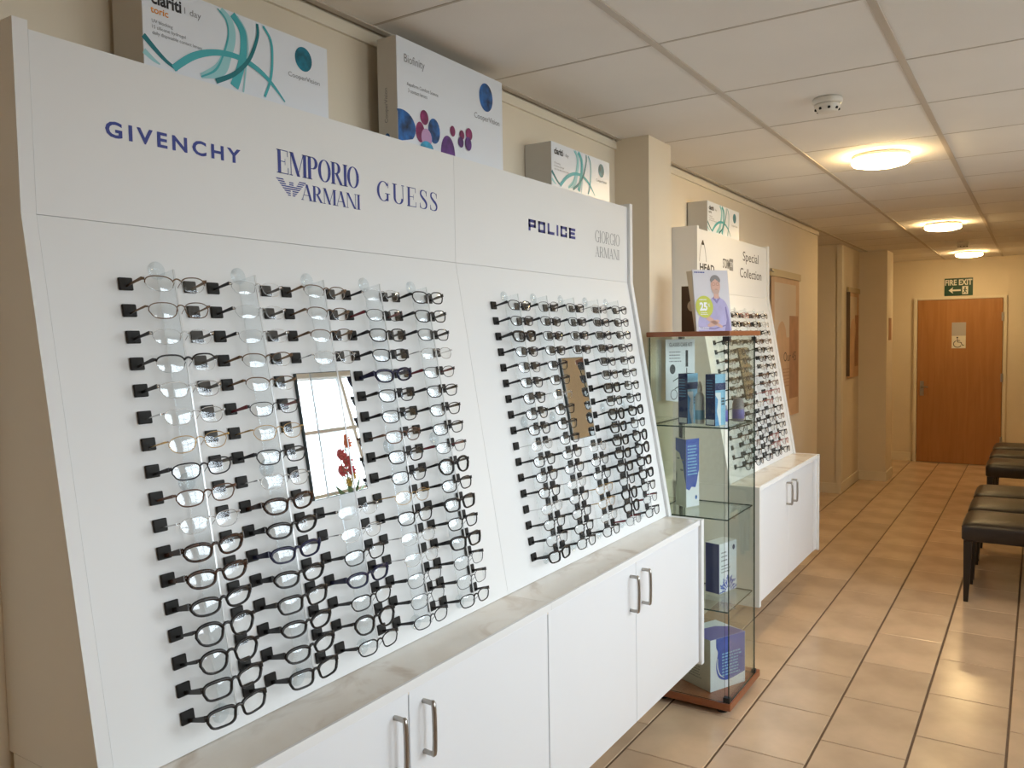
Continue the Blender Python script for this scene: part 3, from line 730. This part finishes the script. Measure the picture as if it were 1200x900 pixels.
PLAN = {
 'L': [['half_bronze', 'thin_bronze', 'rimless_dark', 'half_black', 'silver_black', 'silver_thin', 'gold_thin', 'gunmetal', 'brown_thin', 'silver_thin', 'tortoise', 'tortoise', 'black_oval', 'black_round', 'black_round', 'black_rect', 'black_rect'],
       ['rimless_dark', 'rimless_dark', 'rimless_dark', 'half_bronze', 'half_bronze', 'red_arm', 'gold_thin', 'gunmetal', 'silver_thin', 'tortoise', 'black_oval', 'navy', 'black_oval', 'black_rect', 'black_oval', 'black_oval', 'black_rect'],
       ['half_bronze', 'half_bronze', 'half_bronze', 'silver_thin', '', '', '', '', '', '', 'rimless_dark', 'silver_thin', 'black_thin', 'navy', 'black_thin', 'black_round', 'black_thin'],
       ['rimless_dark', 'red_arm', 'black_thin', 'gunmetal', 'navy', 'gunmetal', 'gunmetal', 'brown_thin', 'black_thin', 'gunmetal', 'gold_thin', 'black_thin', 'silver_thin', 'silver_thin', 'black_arm_metal', 'black_arm_metal', 'gunmetal'],
       ['black_thin', 'black_thin', 'gunmetal', 'silver_thin', 'red_arm', 'gunmetal', 'gunmetal', 'gunmetal', 'red_arm', 'black_round', 'black_thin', 'black_rect', 'black_thin', 'black_rect', 'black_arm_metal', 'black_arm_metal', 'black_thin']],
}
rg = random.Random(11)
PLAN['R'] = [[('gunmetal' if i < 6 else ('black_thin' if rg.random() < .75 else 'gunmetal')) if rg.random() < .8 else rg.choice(['silver_thin', 'black_arm_metal', 'half_black', 'black_rect']) for i in range(17)] for c in range(5)]
for i in range(9, 16): PLAN['R'][2][i] = rg.choice(['gold_thin', 'silver_thin', 'gunmetal'])
for i in range(8, 16): PLAN['R'][4][i] = rg.choice(['black_rect', 'black_thin', 'black_round']); PLAN['R'][3][i] = rg.choice(['black_thin', 'black_round', 'black_rect'])
PLAN['R'][4][15] = 'red_arm'; PLAN['R'][3][16] = 'red_arm'; PLAN['R'][0][16] = 'black_rect'; PLAN['R'][0][15] = 'black_arm_metal'
PLAN['F'] = [[rg.choice(['gunmetal', 'black_thin', 'gunmetal', 'brown_thin', 'silver_thin', 'black_thin', 'rose' if c > 1 else 'black_arm_metal']) for i in range(17)] for c in range(5)]
for c, i in ((3, 15), (4, 15), (3, 9)): PLAN['F'][c][i] = 'rose'
WHERE = {'L': 'nearest display', 'R': 'middle display', 'F': 'far display'}
for key in 'LRF':
    s_top, s_bot = SR[key]
    for ci, yc in enumerate(COLS[key]):
        for i in range(17):
            if ci == 2 and i in SKIP: continue
            sty = PLAN[key][ci][i] or 'gunmetal'
            s_ = s_top+(s_bot-s_top)*i/16
            loc = P3(yc+.07, s_)
            words = STY[sty][9]
            t = bpy.data.objects.new('eyeglasses', None); t.empty_display_size = .02; t.location = loc
            e_ = PROT.copy(); t.rotation_euler = e_
            COL.objects.link(t); OFF[t.name] = loc
            tilt = Matrix.Rotation(rg.uniform(-.03, .03), 4, 'Z') @ Matrix.Rotation(rg.uniform(-.05, .05), 4, 'Y')
            t.rotation_euler = (PROT.to_matrix() @ Matrix.Rotation(rg.uniform(-.025, .025), 3, 'Z')).to_euler()
            row = 'bottom row' if i == 16 else ('top row' if i == 0 else ORD[i]+' row')
            tag(t, '%s glasses, %s, %s column of the %s' % (words, row, CN[ci], WHERE[key]), 'glasses', 'glasses on the '+WHERE[key])
            fm, lm, tm_ = GM[sty]
            for nm, me in (('frame_front', fm), ('lens', lm[-1]), ('lens', lm[1]), ('temple', tm_[-1]), ('temple', tm_[1])):
                o = bpy.data.objects.new(nm, me); COL.objects.link(o); o.parent = t

# ================================================================== CONTACT-LENS BOXES ON TOP
def carton(y0, y1, z1, xb, xf, label):
    t = thing('carton', label, 'box', ((xb+xf)/2, (y0+y1)/2, 2.1485), 'contact lens cartons on top of the displays')
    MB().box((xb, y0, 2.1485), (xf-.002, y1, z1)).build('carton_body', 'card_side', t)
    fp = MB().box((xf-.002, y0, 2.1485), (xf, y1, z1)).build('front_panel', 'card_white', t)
    return t, fp, Frame((xf, y0, 2.15), (0, 1, 0), (0, 0, 1))
def ribbon(P, fr, d, m, parent):
    return flat('ribbon_print', stroke2(smooth_path(P, 6)), fr, d, m, parent)
def clariti(t, fp, fr, kw, kh, second=None, lines=True, word='toric'):
    g = lambda P: [(x*kw, y*kh, q*(kw+kh)/2) for x, y, q in P]
    ribbon(g([(.0, .06, .012), (.028, .037, .010), (.05, .022, .008), (.075, .011, .006)]), fr, .0005, 'teal_dark', fp)
    ribbon(g([(.0, .03, .012), (.02, .018, .008), (.035, .012, .003)]), fr, .0004, 'teal_pale', fp)
    ribbon(g([(.186, .168, .014), (.208, .15, .020), (.213, .118, .022), (.199, .075, .024), (.178, .038, .028), (.131, .014, .010)]), fr, .0006, 'teal_pale', fp)
    ribbon(g([(.178, .168, .003), (.200, .15, .003), (.204, .118, .004), (.190, .075, .004), (.168, .036, .005), (.131, .012, .003)]), fr, .0010, 'teal', fp)
    ribbon(g([(.217, .168, .016), (.241, .143, .018), (.245, .108, .018), (.237, .065, .020), (.216, .012, .022)]), fr, .0008, 'teal', fp)
    ribbon(g([(.230, .168, .003), (.252, .143, .003), (.257, .108, .003), (.250, .065, .004), (.24, .006, .004)]), fr, .0011, 'teal_pale', fp)
    ribbon(g([(.065, .012, .014), (.114, .050, .015), (.17, .073, .013), (.229, .079, .012), (.279, .068, .012), (.32, .046, .009), (.36, .012, .003)]), fr, .0012, 'teal', fp)
    ribbon(g([(.284, .168, .007), (.284, .139, .008), (.259, .083, .009), (.217, .040, .010), (.168, .012, .011)]), fr, .0014, 'teal_dark', fp)
    ribbon(g([(.301, .168, .006), (.322, .142, .007), (.325, .101, .007), (.318, .053, .007), (.300, .010, .006)]), fr, .0014, 'teal', fp)
    flat('brand_ball', [ellipse(.422*kw, .127*kh, .027*kw, .0285*kh, 28)], fr, .0006, 'teal_ball', fp)
    text('CooperVision', .373*kw, .073*kh, .10*kw, .0145*kh, fr, .0006, 'ink_grey', fp)
    text('clariti', .020*kw, .128*kh, .069*kw, .026*kh, fr, .0006, 'ink_black', fp, bold=.03)
    text('1 day', .096*kw, .127*kh, .040*kw, .017*kh, fr, .0006, 'ink_grey', fp)
    if second: text(second, .018*kw, .110*kh, .040*kw, .013*kh, fr, .0006, 'orange_ink' if second == 'toric' else 'ink_black', fp, bold=.02)
    for s_, x1, y_ in (('UV blocking', .047, .089), ('15 silicone hydrogel', .077, .0775), ('daily disposable contact lenses', .116, .066)):
        text(s_, .020*kw, y_*kh, x1*kw, .009*kh, fr, .0006, 'ink_grey', fp)
t, fp, fr = carton(1.004, 1.505, 2.323, -1.60, -1.50, 'white carton with teal ribbon print and orange toric lettering, leftmost on the displays')
clariti(t, fp, fr, 1, 1, 'toric')
t, fp, fr = carton(2.616, 3.092, 2.312, -1.612, -1.50, 'white carton with teal ribbon print above the middle display beside the column')
clariti(t, fp, fr, .475/.501, .162/.173)
t, fp, fr = carton(4.273, 4.816, 2.317, -1.609, -1.50, 'small white carton with teal ribbons on top of the far display')
clariti(t, fp, fr, .543/.501, .166/.173, 'toric ')
t, fp, fr = carton(1.769, 2.295, 2.437, -1.570, -1.50, 'tall white carton with blue and purple spheres reaching the ceiling')
text('Biofinity', .032, .216, .090, .030, fr, .0006, 'ink_grey', fp)
text('Aquaform Comfort Science', .041, .158, .142, .013, fr, .0006, 'ink_grey', fp); text('3 contact lenses', .046, .143, .085, .011, fr, .0006, 'ink_grey', fp)
flat('brand_ball', [ellipse(.432, .218, .038, .044, 32)], fr, .0006, 'blue_ball', fp)
text('CooperVision', .366, .137, .141, .023, fr, .0006, 'ink_grey', fp)
half = lambda cx, cy, rx, ry: ellipse(cx, cy, rx, ry, 18, 0, math.pi)
for i, (cx, cy, rx, ry, m_) in enumerate([(.116, .088, .019, .021, 'magenta_ink'), (.096, .043, .020, .029, 'magenta_ink'), (.160, .058, .028, .036, 'blue_ball'), (.124, .031, .024, .027, 'pink_ink'), (.250, .076, .013, .016, 'magenta_ink'), (.297, .074, .013, .014, 'magenta_ink'), (.291, .051, .014, .016, 'purple_ink'), (.334, .083, .017, .019, 'magenta_ink'), (.329, .053, .017, .021, 'purple_ink')]):
    flat('sphere_print', [ellipse(cx, cy, rx, ry, 22)], fr, .0006+.0002*i, m_, fp)
flat('sphere_print', [[(.0, .0)]+ellipse(.017, .045, .059, .045, 18, -.7, math.pi*.62)+[(0, .08)]], fr, .0005, 'blue_ball', fp)
flat('sphere_print', [half(.226, .004, .035, .054)], fr, .0006, 'purple_ink', fp)
flat('sphere_print', [half(.124, .0, .030, .022)], fr, .0024, 'cyan_ink', fp)
Fs = Frame((-1.570, 1.769, 2.15), (1, 0, 0), (0, 0, 1))
fr_side = Frame((-1.538, 1.769, 2.17), (0, 0, 1), (-1, 0, 0))
text('CooperVision', .035, -.006, .095, .015, fr_side, .0006, 'ink_grey', t)
flat('brand_ball', [ellipse(.031, .012, .010, .014, 18)], Fs, .0006, 'blue_ball', t)

# ================================================================== GLASS DISPLAY CASE
GX0, GX1, GY0, GY1 = -1.434, -1.066, 3.302, 3.735
case = thing('glass_case', 'tall glass display case with cherry wood top and base', 'display case', ((GX0+GX1)/2, (GY0+GY1)/2, 0))
MB().bevbox((GX0, GY0, 1.597), (GX1, GY1, 1.618), .002).build('top_panel', 'cherry_wood', case)
MB().bevbox((GX0, GY0, .024), (GX1, GY1, .055), .002).build('base_panel', 'cherry_wood', case)
for cx, cy in ((GX0+.05, GY0+.05), (GX1-.05, GY0+.05), (GX0+.05, GY1-.05), (GX1-.05, GY1-.05)):
    MB().lathe((cx, cy, 0), [(.022, 0), (.024, .004), (.018, .012), (.010, .024)], 14).build('foot', 'black_metal', case, True)
def pane(name, a, b, axis, parent=None):
    """glass slab: faces across `axis` are clear, the rim shows the dark green glass edge"""
    mb = MB().box(a, b); pick = {0: (3, 5), 1: (2, 4), 2: (0, 1)}[axis]
    mb.m = [0 if i in pick else 1 for i in range(6)]
    return mb.build(name, ['case_glass', 'glass_edge'], parent or case)
g = .005; i_ = .006
pane('glass_pane', (GX0+i_, GY0+i_, .056), (GX1-i_-.02, GY0+i_+g, 1.596), 1)
pane('glass_pane', (GX1-i_-g, GY0+i_, .056), (GX1-i_, GY1-.06, 1.596), 0)
pane('glass_pane', (GX0+i_, GY0+.02, .056), (GX0+i_+g, GY1-i_, 1.596), 0)
pane('glass_pane', (GX0+.02, GY1-.06, .056), (GX1-i_-g-.001, GY1-.06+g, 1.596), 1)
for z in (1.218, .834, .443):
    pane('glass_shelf', (GX0+.014, GY0+.014, z-.006), (GX1-.016, GY1-.066, z), 2)
    for yy in (GY0+.1, GY1-.12):
        MB().box((GX1-.026, yy, z-.012), (GX1-.0115, yy+.012, z-.006)).build('shelf_clip', 'steel', case)
for z in (.058, 1.575):
    MB().box((GX1-.032, GY0+.004, z), (GX1-.004, GY0+.028, z+.02)).build('door_pivot', 'black_metal', case)
    MB().box((GX1-.022, GY1-.062, z), (GX1-.004, GY1-.045, z+.016)).build('door_pivot', 'black_metal', case)
MB().box((GX0+.002, GY1-.06, .056), (GX0+.014, GY1-.04, 1.596)).build('corner_post', 'black_metal', case)
# --- contents (each on its shelf)
def rbox(name, label, cat, c, du, wu, wv, z0, h, mats, group=None):
    """upright box with front-left bottom corner c, front running along unit du (2D) for wu, depth wv away from viewer"""
    du = V((du[0], du[1], 0)).normalized(); dv = V((-du.y, du.x, 0)); c = V((c[0], c[1], z0))
    t = thing(name, label, cat, c+du*wu/2+dv*wv/2, group)
    R = [c, c+du*wu, c+du*wu+dv*wv, c+dv*wv]
    MB().rings([[p_ for p_ in R], [p_+V((0, 0, h)) for p_ in R]]).build('box_body', mats, t)
    return t, Frame(c, du, (0, 0, 1)), Frame(c+dv*wv, -dv, (0, 0, 1)), Frame(c+du*wu, dv, (0, 0, 1)), Frame(c+V((0, 0, h)), du, dv)
rect = lambda a, b, c, d: [(a, b), (c, b), (c, d), (a, d)]
for (cx, cy), lab in (((-1.327, 3.402), 'dark navy and blue tall solution box, left one on the top glass shelf'), ((-1.194, 3.372), 'dark navy and blue tall solution box, right one on the top glass shelf')):
    t, f0, fl_, fr_, ft = rbox('solution_box', lab, 'box', (cx, cy), (1, -.28), .048, .075, 1.2185, .218, 'navy_print', 'solution boxes in the glass case')
    flat('panel_print', [rect(0, 0, .075, .218)], fr_, .0004, 'sky_print', t)
    flat('panel_print', [rect(.0, 0.0, .040, .14)], fr_, .0007, 'card_white', t)
    flat('panel_print', [rect(0, .15, .075, .18)], fr_, .0007, 'navy_print', t)
    flat('panel_print', [[(0, 0), (.03, 0), (.012, .06), (.02, .11), (0, .13)]], fr_, .0010, 'blue_print', t)
    lines_print(.044, .11, .024, 3, .012, .007, fr_, .0012, 'ink_black', t, 6)
    flat('label_print', [rect(.004, .004, .044, .026)], f0, .0004, 'card_white', t)
    lines_print(.006, .19, .036, 7, .012, .004, f0, .0004, 'blue_print', t, 3)
b = thing('solution_bottle', 'clear white pump bottle between the two navy boxes', 'bottle', (-1.235, 3.415, 1.2185))
MB().lathe((-1.235, 3.415, 1.2185), [(.016, 0), (.020, .004), (.020, .115), (.016, .128), (.009, .136)], 20).build('bottle_body', 'bottle_white', b, True)
MB().lathe((-1.235, 3.415, 1.2185), [(.010, .137), (.010, .162), (.006, .172), (.004, .185)], 16).build('cap', 'plastic_white', b, True)
MB().lathe((-1.235, 3.415, 1.2185), [(.0204, .02), (.0206, .021), (.0206, .06), (.0204, .061)], 20).build('label_band', 'sky_print', b, True)
b = thing('spray_tube', 'small grey tube with violet band at the right of the top shelf', 'tube', (-1.128, 3.61, 1.2185))
MB().lathe((-1.128, 3.61, 1.2185), [(.024, 0), (.026, .003), (.026, .07), (.020, .098), (.012, .102)], 20).build('tube_body', 'tube_grey', b, True)
MB().lathe((-1.128, 3.61, 1.2185), [(.0262, .012), (.0266, .013), (.0266, .052), (.0262, .053)], 20).build('label_band', 'violet_print', b, True)
b = thing('lens_pot', 'small violet pot behind the right navy box on the top shelf', 'pot', (-1.180, 3.56, 1.2185))
MB().lathe((-1.180, 3.56, 1.2185), [(.020, 0), (.022, .003), (.022, .045), (.018, .05)], 20).build('pot_body', 'violet_print', b, True)
MB().lathe((-1.180, 3.56, 1.2185), [(.018, .0505), (.0185, .055), (.016, .07), (.010, .072)], 20).build('lid', 'tube_grey', b, True)
# hanging leaflet on the column side of the case
lf = thing('care_leaflet', 'white glasses care leaflet hanging at the back of the case top', 'leaflet', (GX0+.03, 3.56, 1.30))
dy = V((0.10, .17, 0)).normalized()
FL = Frame((-1.418, 3.48, 1.29), (dy.x, dy.y, 0), (0, 0, 1))
MB().prism([(0, .02), (.165, .0), (.165, .295), (0, .295)], FL, 0, .0015).build('sheet', 'card_white', lf)
text('GLASSES CARE KIT', .02, .262, .13, .018, FL, .0022, 'ink_grey', lf, bold=.02)
lines_print(.02, .235, .07, 4, .014, .005, FL, .0022, 'ink_grey', lf, 5)
flat('picture_print', [rect(.112, .17, .126, .245), ellipse(.038, .16, .016, .022, 16)], FL, .0022, 'ink_black', lf)
flat('picture_print', stroke2([(.04, .105, .004), (.065, .118, .004), (.08, .126, .004)])+stroke2([(.05, .07, .004), (.09, .09, .004), (.1, .1, .004)])+stroke2([(.045+.018*math.cos(a/3), .045+.022*math.sin(a/3), .003) for a in range(20)])+stroke2([(.118, .08, .005), (.118, .165, .005)]), FL, .0022, 'ink_black', lf)
# folded leaflet on second shelf
t = thing('folded_leaflet', 'folded leaflet with a pale face and blue text panel on the middle glass shelf', 'leaflet', (-1.318, 3.47, .8345))
FA = Frame((-1.385, 3.515, .8345), V((.067, -.049, 0)).normalized(), (0, 0, 1)); FB = Frame((-1.318, 3.466, .8345), V((.032, .078, 0)).normalized(), (0, 0, 1))
hL_ = .305
pa = MB().prism([(0, .0), (.083, 0), (.083, hL_), (0, hL_+.006)], FA, -.002, 0).build('face_panel', 'face_print', t)
pb_ = MB().prism([(0, 0), (.084, 0), (.084, hL_), (0, hL_)], FB, -.002, 0).build('text_panel', 'card_white', t)
flat('blue_print', [[(0, .25), (.03, .24), (.06, .19), (.07, .14), (.083, .1), (.083, hL_), (0, hL_)]], FA, .0006, 'mid_blue', pa)
flat('face_features', [ellipse(.022, .215, .012, .004, 12), ellipse(.058, .21, .010, .004, 12), ellipse(.05, .165, .014, .005, 14), [(.004, .08), (.010, .11), (.012, .135), (.008, .16), (.002, .14)]], FA, .0009, 'ink_grey', pa)
flat('blue_print', [[(0, .085), (.02, .075), (.035, .09), (.06, .085), (.07, .11), (.078, .15), (.084, .16), (.084, hL_), (0, hL_)]], FB, .0006, 'mid_blue', pb_)
lines_print(.01, .27, .064, 10, .014, .006, FB, .0010, 'sky_print', pb_, 9)
flat('brand_ball', [ellipse(.064, .04, .007, .010, 14)], FB, .0008, 'blue_ball', pb_)
# box on third shelf
t, f0, fl_, fr_, ft = rbox('tall_carton', 'white carton with navy side and blue burst pattern on the lowest glass shelf', 'box', (-1.258, 3.548), (.97, -.25), .072, .14, .4435, .225, 'card_white')
flat('side_print', [rect(.0, 0, .072, .225)], f0, .0005, 'violet_print', t)
flat('side_print', [rect(.002, 0, .070, .225)], f0, .0008, 'deep_blue', t)
P = []
for k in range(26):
    a = math.pi*(k+.5)/26; r0, r1 = .02+.02*(k % 3), .05+.025*((k*7) % 4)/3
    P += stroke2([(.07+r0*math.cos(a), .0+r0*math.sin(a), .005), (.07+r1*math.cos(a), r1*math.sin(a), .007)])
P = [[(min(max(x, .001), .139), max(y, .002)) for x, y in q] for q in P]
flat('burst_print', P, fr_, .0006, 'mid_blue', t)
flat('brand_ball', [ellipse(.115, .195, .010, .012, 16)], fr_, .0006, 'navy_print', t)
lines_print(.015, .18, .05, 3, .018, .006, fr_, .0006, 'ink_grey', t, 4); lines_print(.015, .12, .08, 3, .014, .005, fr_, .0006, 'ink_grey', t, 14)
# big carton on the base
t, f0, fl_, fr_, ft = rbox('wide_carton', 'large white carton with glossy blue wave print on the case base', 'box', (-1.338, 3.452), (.162, -.076), .178, .215, .0555, .228, 'card_white')
flat('end_print', [rect(.0, 0, .178, .228)], f0, .0004, 'card_side', t)
lines_print(.05, .09, .08, 5, .012, .004, f0, .0008, 'ink_grey', t, 8)
wave = smooth_path([(.035, .228), (.035, .19), (.045, .165), (.036, .125), (.035, .09), (.05, .055), (.085, .036), (.13, .035), (.213, .05)], 5)
wp = flat('wave_print', [wave+[(.213, .228)]], fr_, .0006, 'mid_blue', t)
flat('wave_highlight', stroke2(smooth_path([(.043, .14, .003), (.043, .10, .006), (.058, .065, .005), (.085, .047, .002)], 5)), fr_, .0009, 'card_white', t)
lines_print(.07, .15, .13, 8, .0135, .006, fr_, .0010, 'sky_print', t, 12)
flat('wave_print', [[(.178, .0), (.178, .195), (.13, .21), (.11, .18), (.12, .10), (.115, .06), (.13, .035)]][:0] or [[(.06, .0), (.178, .0), (.178, .215), (.10, .205), (.06, .15), (.055, .09), (.05, .04)]], ft, .0006, 'violet_print', t)

# --- showcard on the case top
sc = thing('showcard', 'discount showcard of a grey-haired man in lavender shirt on the glass case', 'showcard', (-1.21, 3.53, 1.6185))
cdir = V((.107, .17, 0)).normalized(); cup = V((-.026, .016, .27)).normalized()
FC = Frame((-1.262, 3.452, 1.6190), cdir, cup); CW, CH = .195, .272
cd = MB().prism(rect(0, 0, CW, CH), FC, -.003, 0).build('card_front', 'card_bg', sc)
pr = lambda nm, polys, m_, d: flat(nm, polys, FC, d, m_, cd)
body = smooth_path([(.012, 0), (.014, .045), (.03, .075), (.06, .10), (.085, .135), (.10, .148), (.135, .150), (.165, .135), (.184, .10), (.190, .05), (.194, 0)], 4)
pr('shirt_print', [body], 'lavender', .0005)
pr('shirt_print', [[(.155, .0), (.17, .05), (.165, .105), (.172, .11), (.182, .05), (.186, .0)], [(.02, .02), (.10, .014), (.17, .03), (.17, .024), (.10, .008), (.02, .012)], [(.098, .146), (.108, .155), (.122, .135), (.134, .158), (.142, .148), (.122, .122)]], 'lavender_dark', .0008)
pr('skin_print', [ellipse(.121, .203, .026, .038, 24), rect(.108, .145, .136, .175)], 'skin_print', .0010)
pr('skin_print', [[(.055, .064), (.075, .068), (.11, .044), (.145, .022), (.14, .012), (.10, .028), (.06, .05)], [(.06, .026), (.085, .044), (.12, .052), (.13, .044), (.10, .022), (.07, .018)]], 'skin_print', .0011)
pr('hair_print', [ellipse(.121, .222, .029, .028, 20, .15, math.pi-.15)+[(.097, .215), (.121, .232), (.145, .215)]], 'hair_grey', .0014)
pr('hair_print', [ellipse(.121, .176, .019, .012, 16)], 'stubble', .0013)
pr('glasses_print', stroke2([(.110+.009*math.cos(a/2), .209+.006*math.sin(a/2), .002) for a in range(14)])+stroke2([(.133+.009*math.cos(a/2), .209+.006*math.sin(a/2), .002) for a in range(14)])+stroke2([(.118, .186, .003), (.13, .186, .003)]), 'skin_shade', .0016)
pr('discount_roundel', [ellipse(.052, .108, .047, .049, 28)], 'lime_ink', .0018)
text('25', .025, .090, .042, .038, FC, .0024, 'white_ink', cd, bold=.05)
text('%', .070, .108, .012, .014, FC, .0024, 'white_ink', cd); lines_print(.026, .137, .05, 1, .007, .004, FC, .0024, 'white_ink', cd, 31); lines_print(.028, .080, .046, 2, .007, .003, FC, .0024, 'white_ink', cd, 32)
lines_print(.010, .258, .062, 1, .008, .005, FC, .0010, 'ink_blue', cd, 33)
lines_print(.012, .014, .06, 2, .007, .003, FC, .0012, 'white_ink', cd, 2)
bk = cdir.cross(V((0, 0, 1))); bk = V((-bk.x, -bk.y, 0)) if bk.x > 0 else bk
w0 = V((-1.262, 3.452, 1.619)); w1 = FC(0, CH*.98, 0)
wing_ = MB(); A = [w0, w1, w1+bk*.042, w0+bk*.012]; sft = cdir*.0025
wing_.rings([A, [q+sft for q in A]]).build('side_wing', 'card_cream', sc)
bx = w0+bk*.055
FBk = Frame((-1.372, 3.560, 1.619), V((.085, .03, 0)).normalized(), (0, 0, 1))
MB().prism(rect(0, 0, .085, .205), FBk, -.004, 0).build('back_strut', 'card_brown', sc)
MB().prism(ellipse(.046, .115, .020, .024, 16, math.pi*.5, math.pi*1.5)+[(.046, .09)], FBk, .001, .003).build('strut_tab', 'card_cream', sc)

# ================================================================== POSTERS
def poster(name, label, X, y0, y1, z0, z1, dark):
    t = thing(name, label, 'poster', (X, (y0+y1)/2, z0))
    FP = Frame((X+.012, y0, z0), (0, 1, 0), (0, 0, 1)); W_, H_ = y1-y0, z1-z0
    sh = MB().prism(rect(.02, 0, W_-.02, H_-.02), FP, 0, .002).build('sheet', 'poster_tan', t)
    MB().prism(rect(0, H_-.05, W_, H_), FP, -.006, .012).build('top_rail', 'pole_wood', t)
    flat('picture_print', [rect(.10, H_*.55, W_-.12, H_-.09)], FP, .0026, 'poster_pale', t)
    flat('picture_print', [rect(W_*.62, H_*.12, W_-.05, H_*.70)], FP, .0030, 'poster_dark', t)
    flat('picture_print', [smooth_path([(.12, H_*.5), (.2, H_*.62), (.32, H_*.66), (.42, H_*.58), (.40, H_*.45), (.26, H_*.40), (.12, H_*.5)], 4)], FP, .0034, 'poster_tan', t)
    return t, FP, W_, H_
t, FP, W_, H_ = poster('wall_poster', 'peach and tan hanging poster beside the far display', XW, 5.86, 6.69, .98, 2.065, 0)
text('Our 45', W_*.42, H_*.385, .36, .07, FP, .0040, 'card_brown', t)
lines_print(W_*.40, H_*.33, .30, 6, .025, .006, FP, .0040, 'poster_dark', t, 21)
MB().tube([(XW+.006, 5.83, 2.05), (XW+.03, 5.83, 2.05), (XW+.03, 5.87, 2.045)], .006, 8).build('rail_hook', 'steel', t)
t, FP, W_, H_ = poster('narrow_poster', 'brown hanging poster on the recess wall near the pier', -1.665, 8.88, 9.50, 1.14, 2.07, 1)
MB().box((-1.664, 8.884, 1.16), (-1.632, 8.905, 2.02)).build('side_edge', 'card_brown', t)

# ================================================================== CHAIRS
def chair(y0, label):
    wd = .465; x0 = -.375; dp = .50
    t = thing('leather_chair', label, 'chair', (x0+dp/2, y0+wd/2, 0), 'brown leather waiting chairs')
    b = OFF[t.name]
    R = []
    def rr(x0_, x1_, y0_, y1_, r, z):
        out = []
        for cx, cy, a0 in ((x1_-r, y1_-r, 0), (x0_+r, y1_-r, 90), (x0_+r, y0_+r, 180), (x1_-r, y0_+r, 270)):
            for k in range(4):
                a = math.radians(a0+30*k); out.append((cx+r*math.cos(a), cy+r*math.sin(a), z))
        return out
    for ins, z in ((.006, .368), (0, .376), (0, .440), (.004, .455), (.018, .470), (.05, .480), (.12, .486)):
        R.append(rr(x0+ins, x0+dp-ins*.3, y0+ins, y0+wd-ins, .035, z))
    MB().rings(R).build('seat', 'brown_leather', t, True)
    MB().tube([(x0+.002, y0+.03, .4475), (x0-.001, y0+wd/2, .4475), (x0+.002, y0+wd-.03, .4475)], .003, 6).build('piping', 'brown_leather', t)
    bkr = []
    for z, xx, th_ in ((.47, x0+dp-.07, .075), (.65, x0+dp-.055, .07), (.85, x0+dp-.03, .06), (1.0, x0+dp-.005, .05)):
        bkr.append([(xx, y0+.012, z), (xx+th_, y0+.012, z), (xx+th_, y0+wd-.012, z), (xx, y0+wd-.012, z)])
    MB().rings(bkr).build('backrest', 'brown_leather', t)
    for lx, ly, sx, sy in ((x0+.012, y0+.012, 0, 0), (x0+.012, y0+wd-.057, 0, .018), (x0+dp-.06, y0+.012, .03, 0), (x0+dp-.06, y0+wd-.057, .03, .018)):
        q = lambda z, s_: [(lx+(0 if sx == 0 else .045-s_)+(sx if z == 0 else 0)*0+(.0 if z else .004), ly+(.045-s_)*.5, z), (lx+(0 if sx == 0 else .045-s_)+s_, ly+(.045-s_)*.5, z), (lx+(0 if sx == 0 else .045-s_)+s_, ly+(.045-s_)*.5+s_, z), (lx+(0 if sx == 0 else .045-s_), ly+(.045-s_)*.5+s_, z)]
        MB().rings([q(0, .028), q(.369, .047)]).build('leg', 'black_wood', t)
for y, lab in ((5.45, 'dark brown leather chair nearest the viewer on the right'), (5.965, 'dark brown leather chair second in the nearer row of three'), (6.48, 'dark brown leather chair third in the nearer row of three'),
               (7.97, 'dark brown leather chair first in the row nearer the brown door'), (8.57, 'dark brown leather chair in the middle of the row near the door'), (9.17, 'dark brown leather chair closest to the brown door')):
    chair(y, lab)

# ================================================================== FLOWERS ON THE WINDOW SILL (seen in the nearest mirror)
fv = thing('flower_vase', 'vase of red, orange and yellow flowers reflected in the nearest mirror', 'flowers', (XR-.08, 4.20, 1.051))
c = V((XR-.08, 4.20, 1.051))
MB().lathe(c, [(.045, 0), (.055, .01), (.062, .12), (.05, .22), (.032, .30), (.038, .34)], 24).build('vase', 'ceramic_blue', fv, True)
rg = random.Random(4)
FLW = [(-.02, -.02, 0.70, .055, 'red_petal'), (-.01, .03, 0.65, .06, 'red_petal'), (0, -.03, 0.59, .055, 'red_petal'), (-.04, .05, 0.77, .05, 'orange_petal'), (0, .10, 0.82, .035, 'orange_petal'), (-.02, -.01, 0.50, .04, 'yellow_petal'), (-.05, .02, 0.53, .03, 'yellow_petal'), (.0, .06, 0.58, .05, 'red_petal')]
for dx, dy_, dz, r_, m_ in FLW:
    q = c+V((dx, dy_, dz))
    MB().tube(smooth_path([c+V((0, 0, .32)), c+V((dx*.4, dy_*.4, .32+(dz-.32)*.6)), q], 4), .003, 6).build('stem', 'leaf_green', fv)
    fb = MB()
    for k in range(9):
        a = 2*math.pi*k/9; d1 = V((-.35, math.cos(a), math.sin(a))).normalized(); sd = V((0, -math.sin(a), math.cos(a)))
        fb.face([q, q+d1*r_*.6+sd*r_*.28, q+d1*r_+V((-.012, 0, 0)), q+d1*r_*.6-sd*r_*.28])
    fb.lathe(q, [(.002, -.010), (r_*.35, -.004), (r_*.35, .004), (.002, .010)], 10)
    fb.build('blossom', m_, fv)
for k in range(5):
    a = .5+k*1.2; q = c+V((0, 0, .34)); d1 = V((math.cos(a)*.4, math.sin(a), .8)).normalized(); sd = V((-math.sin(a), math.cos(a), 0))*.02
    MB().face([q, q+d1*.12+sd, q+d1*.24, q+d1*.12-sd]).build('leaf', 'leaf_green', fv)
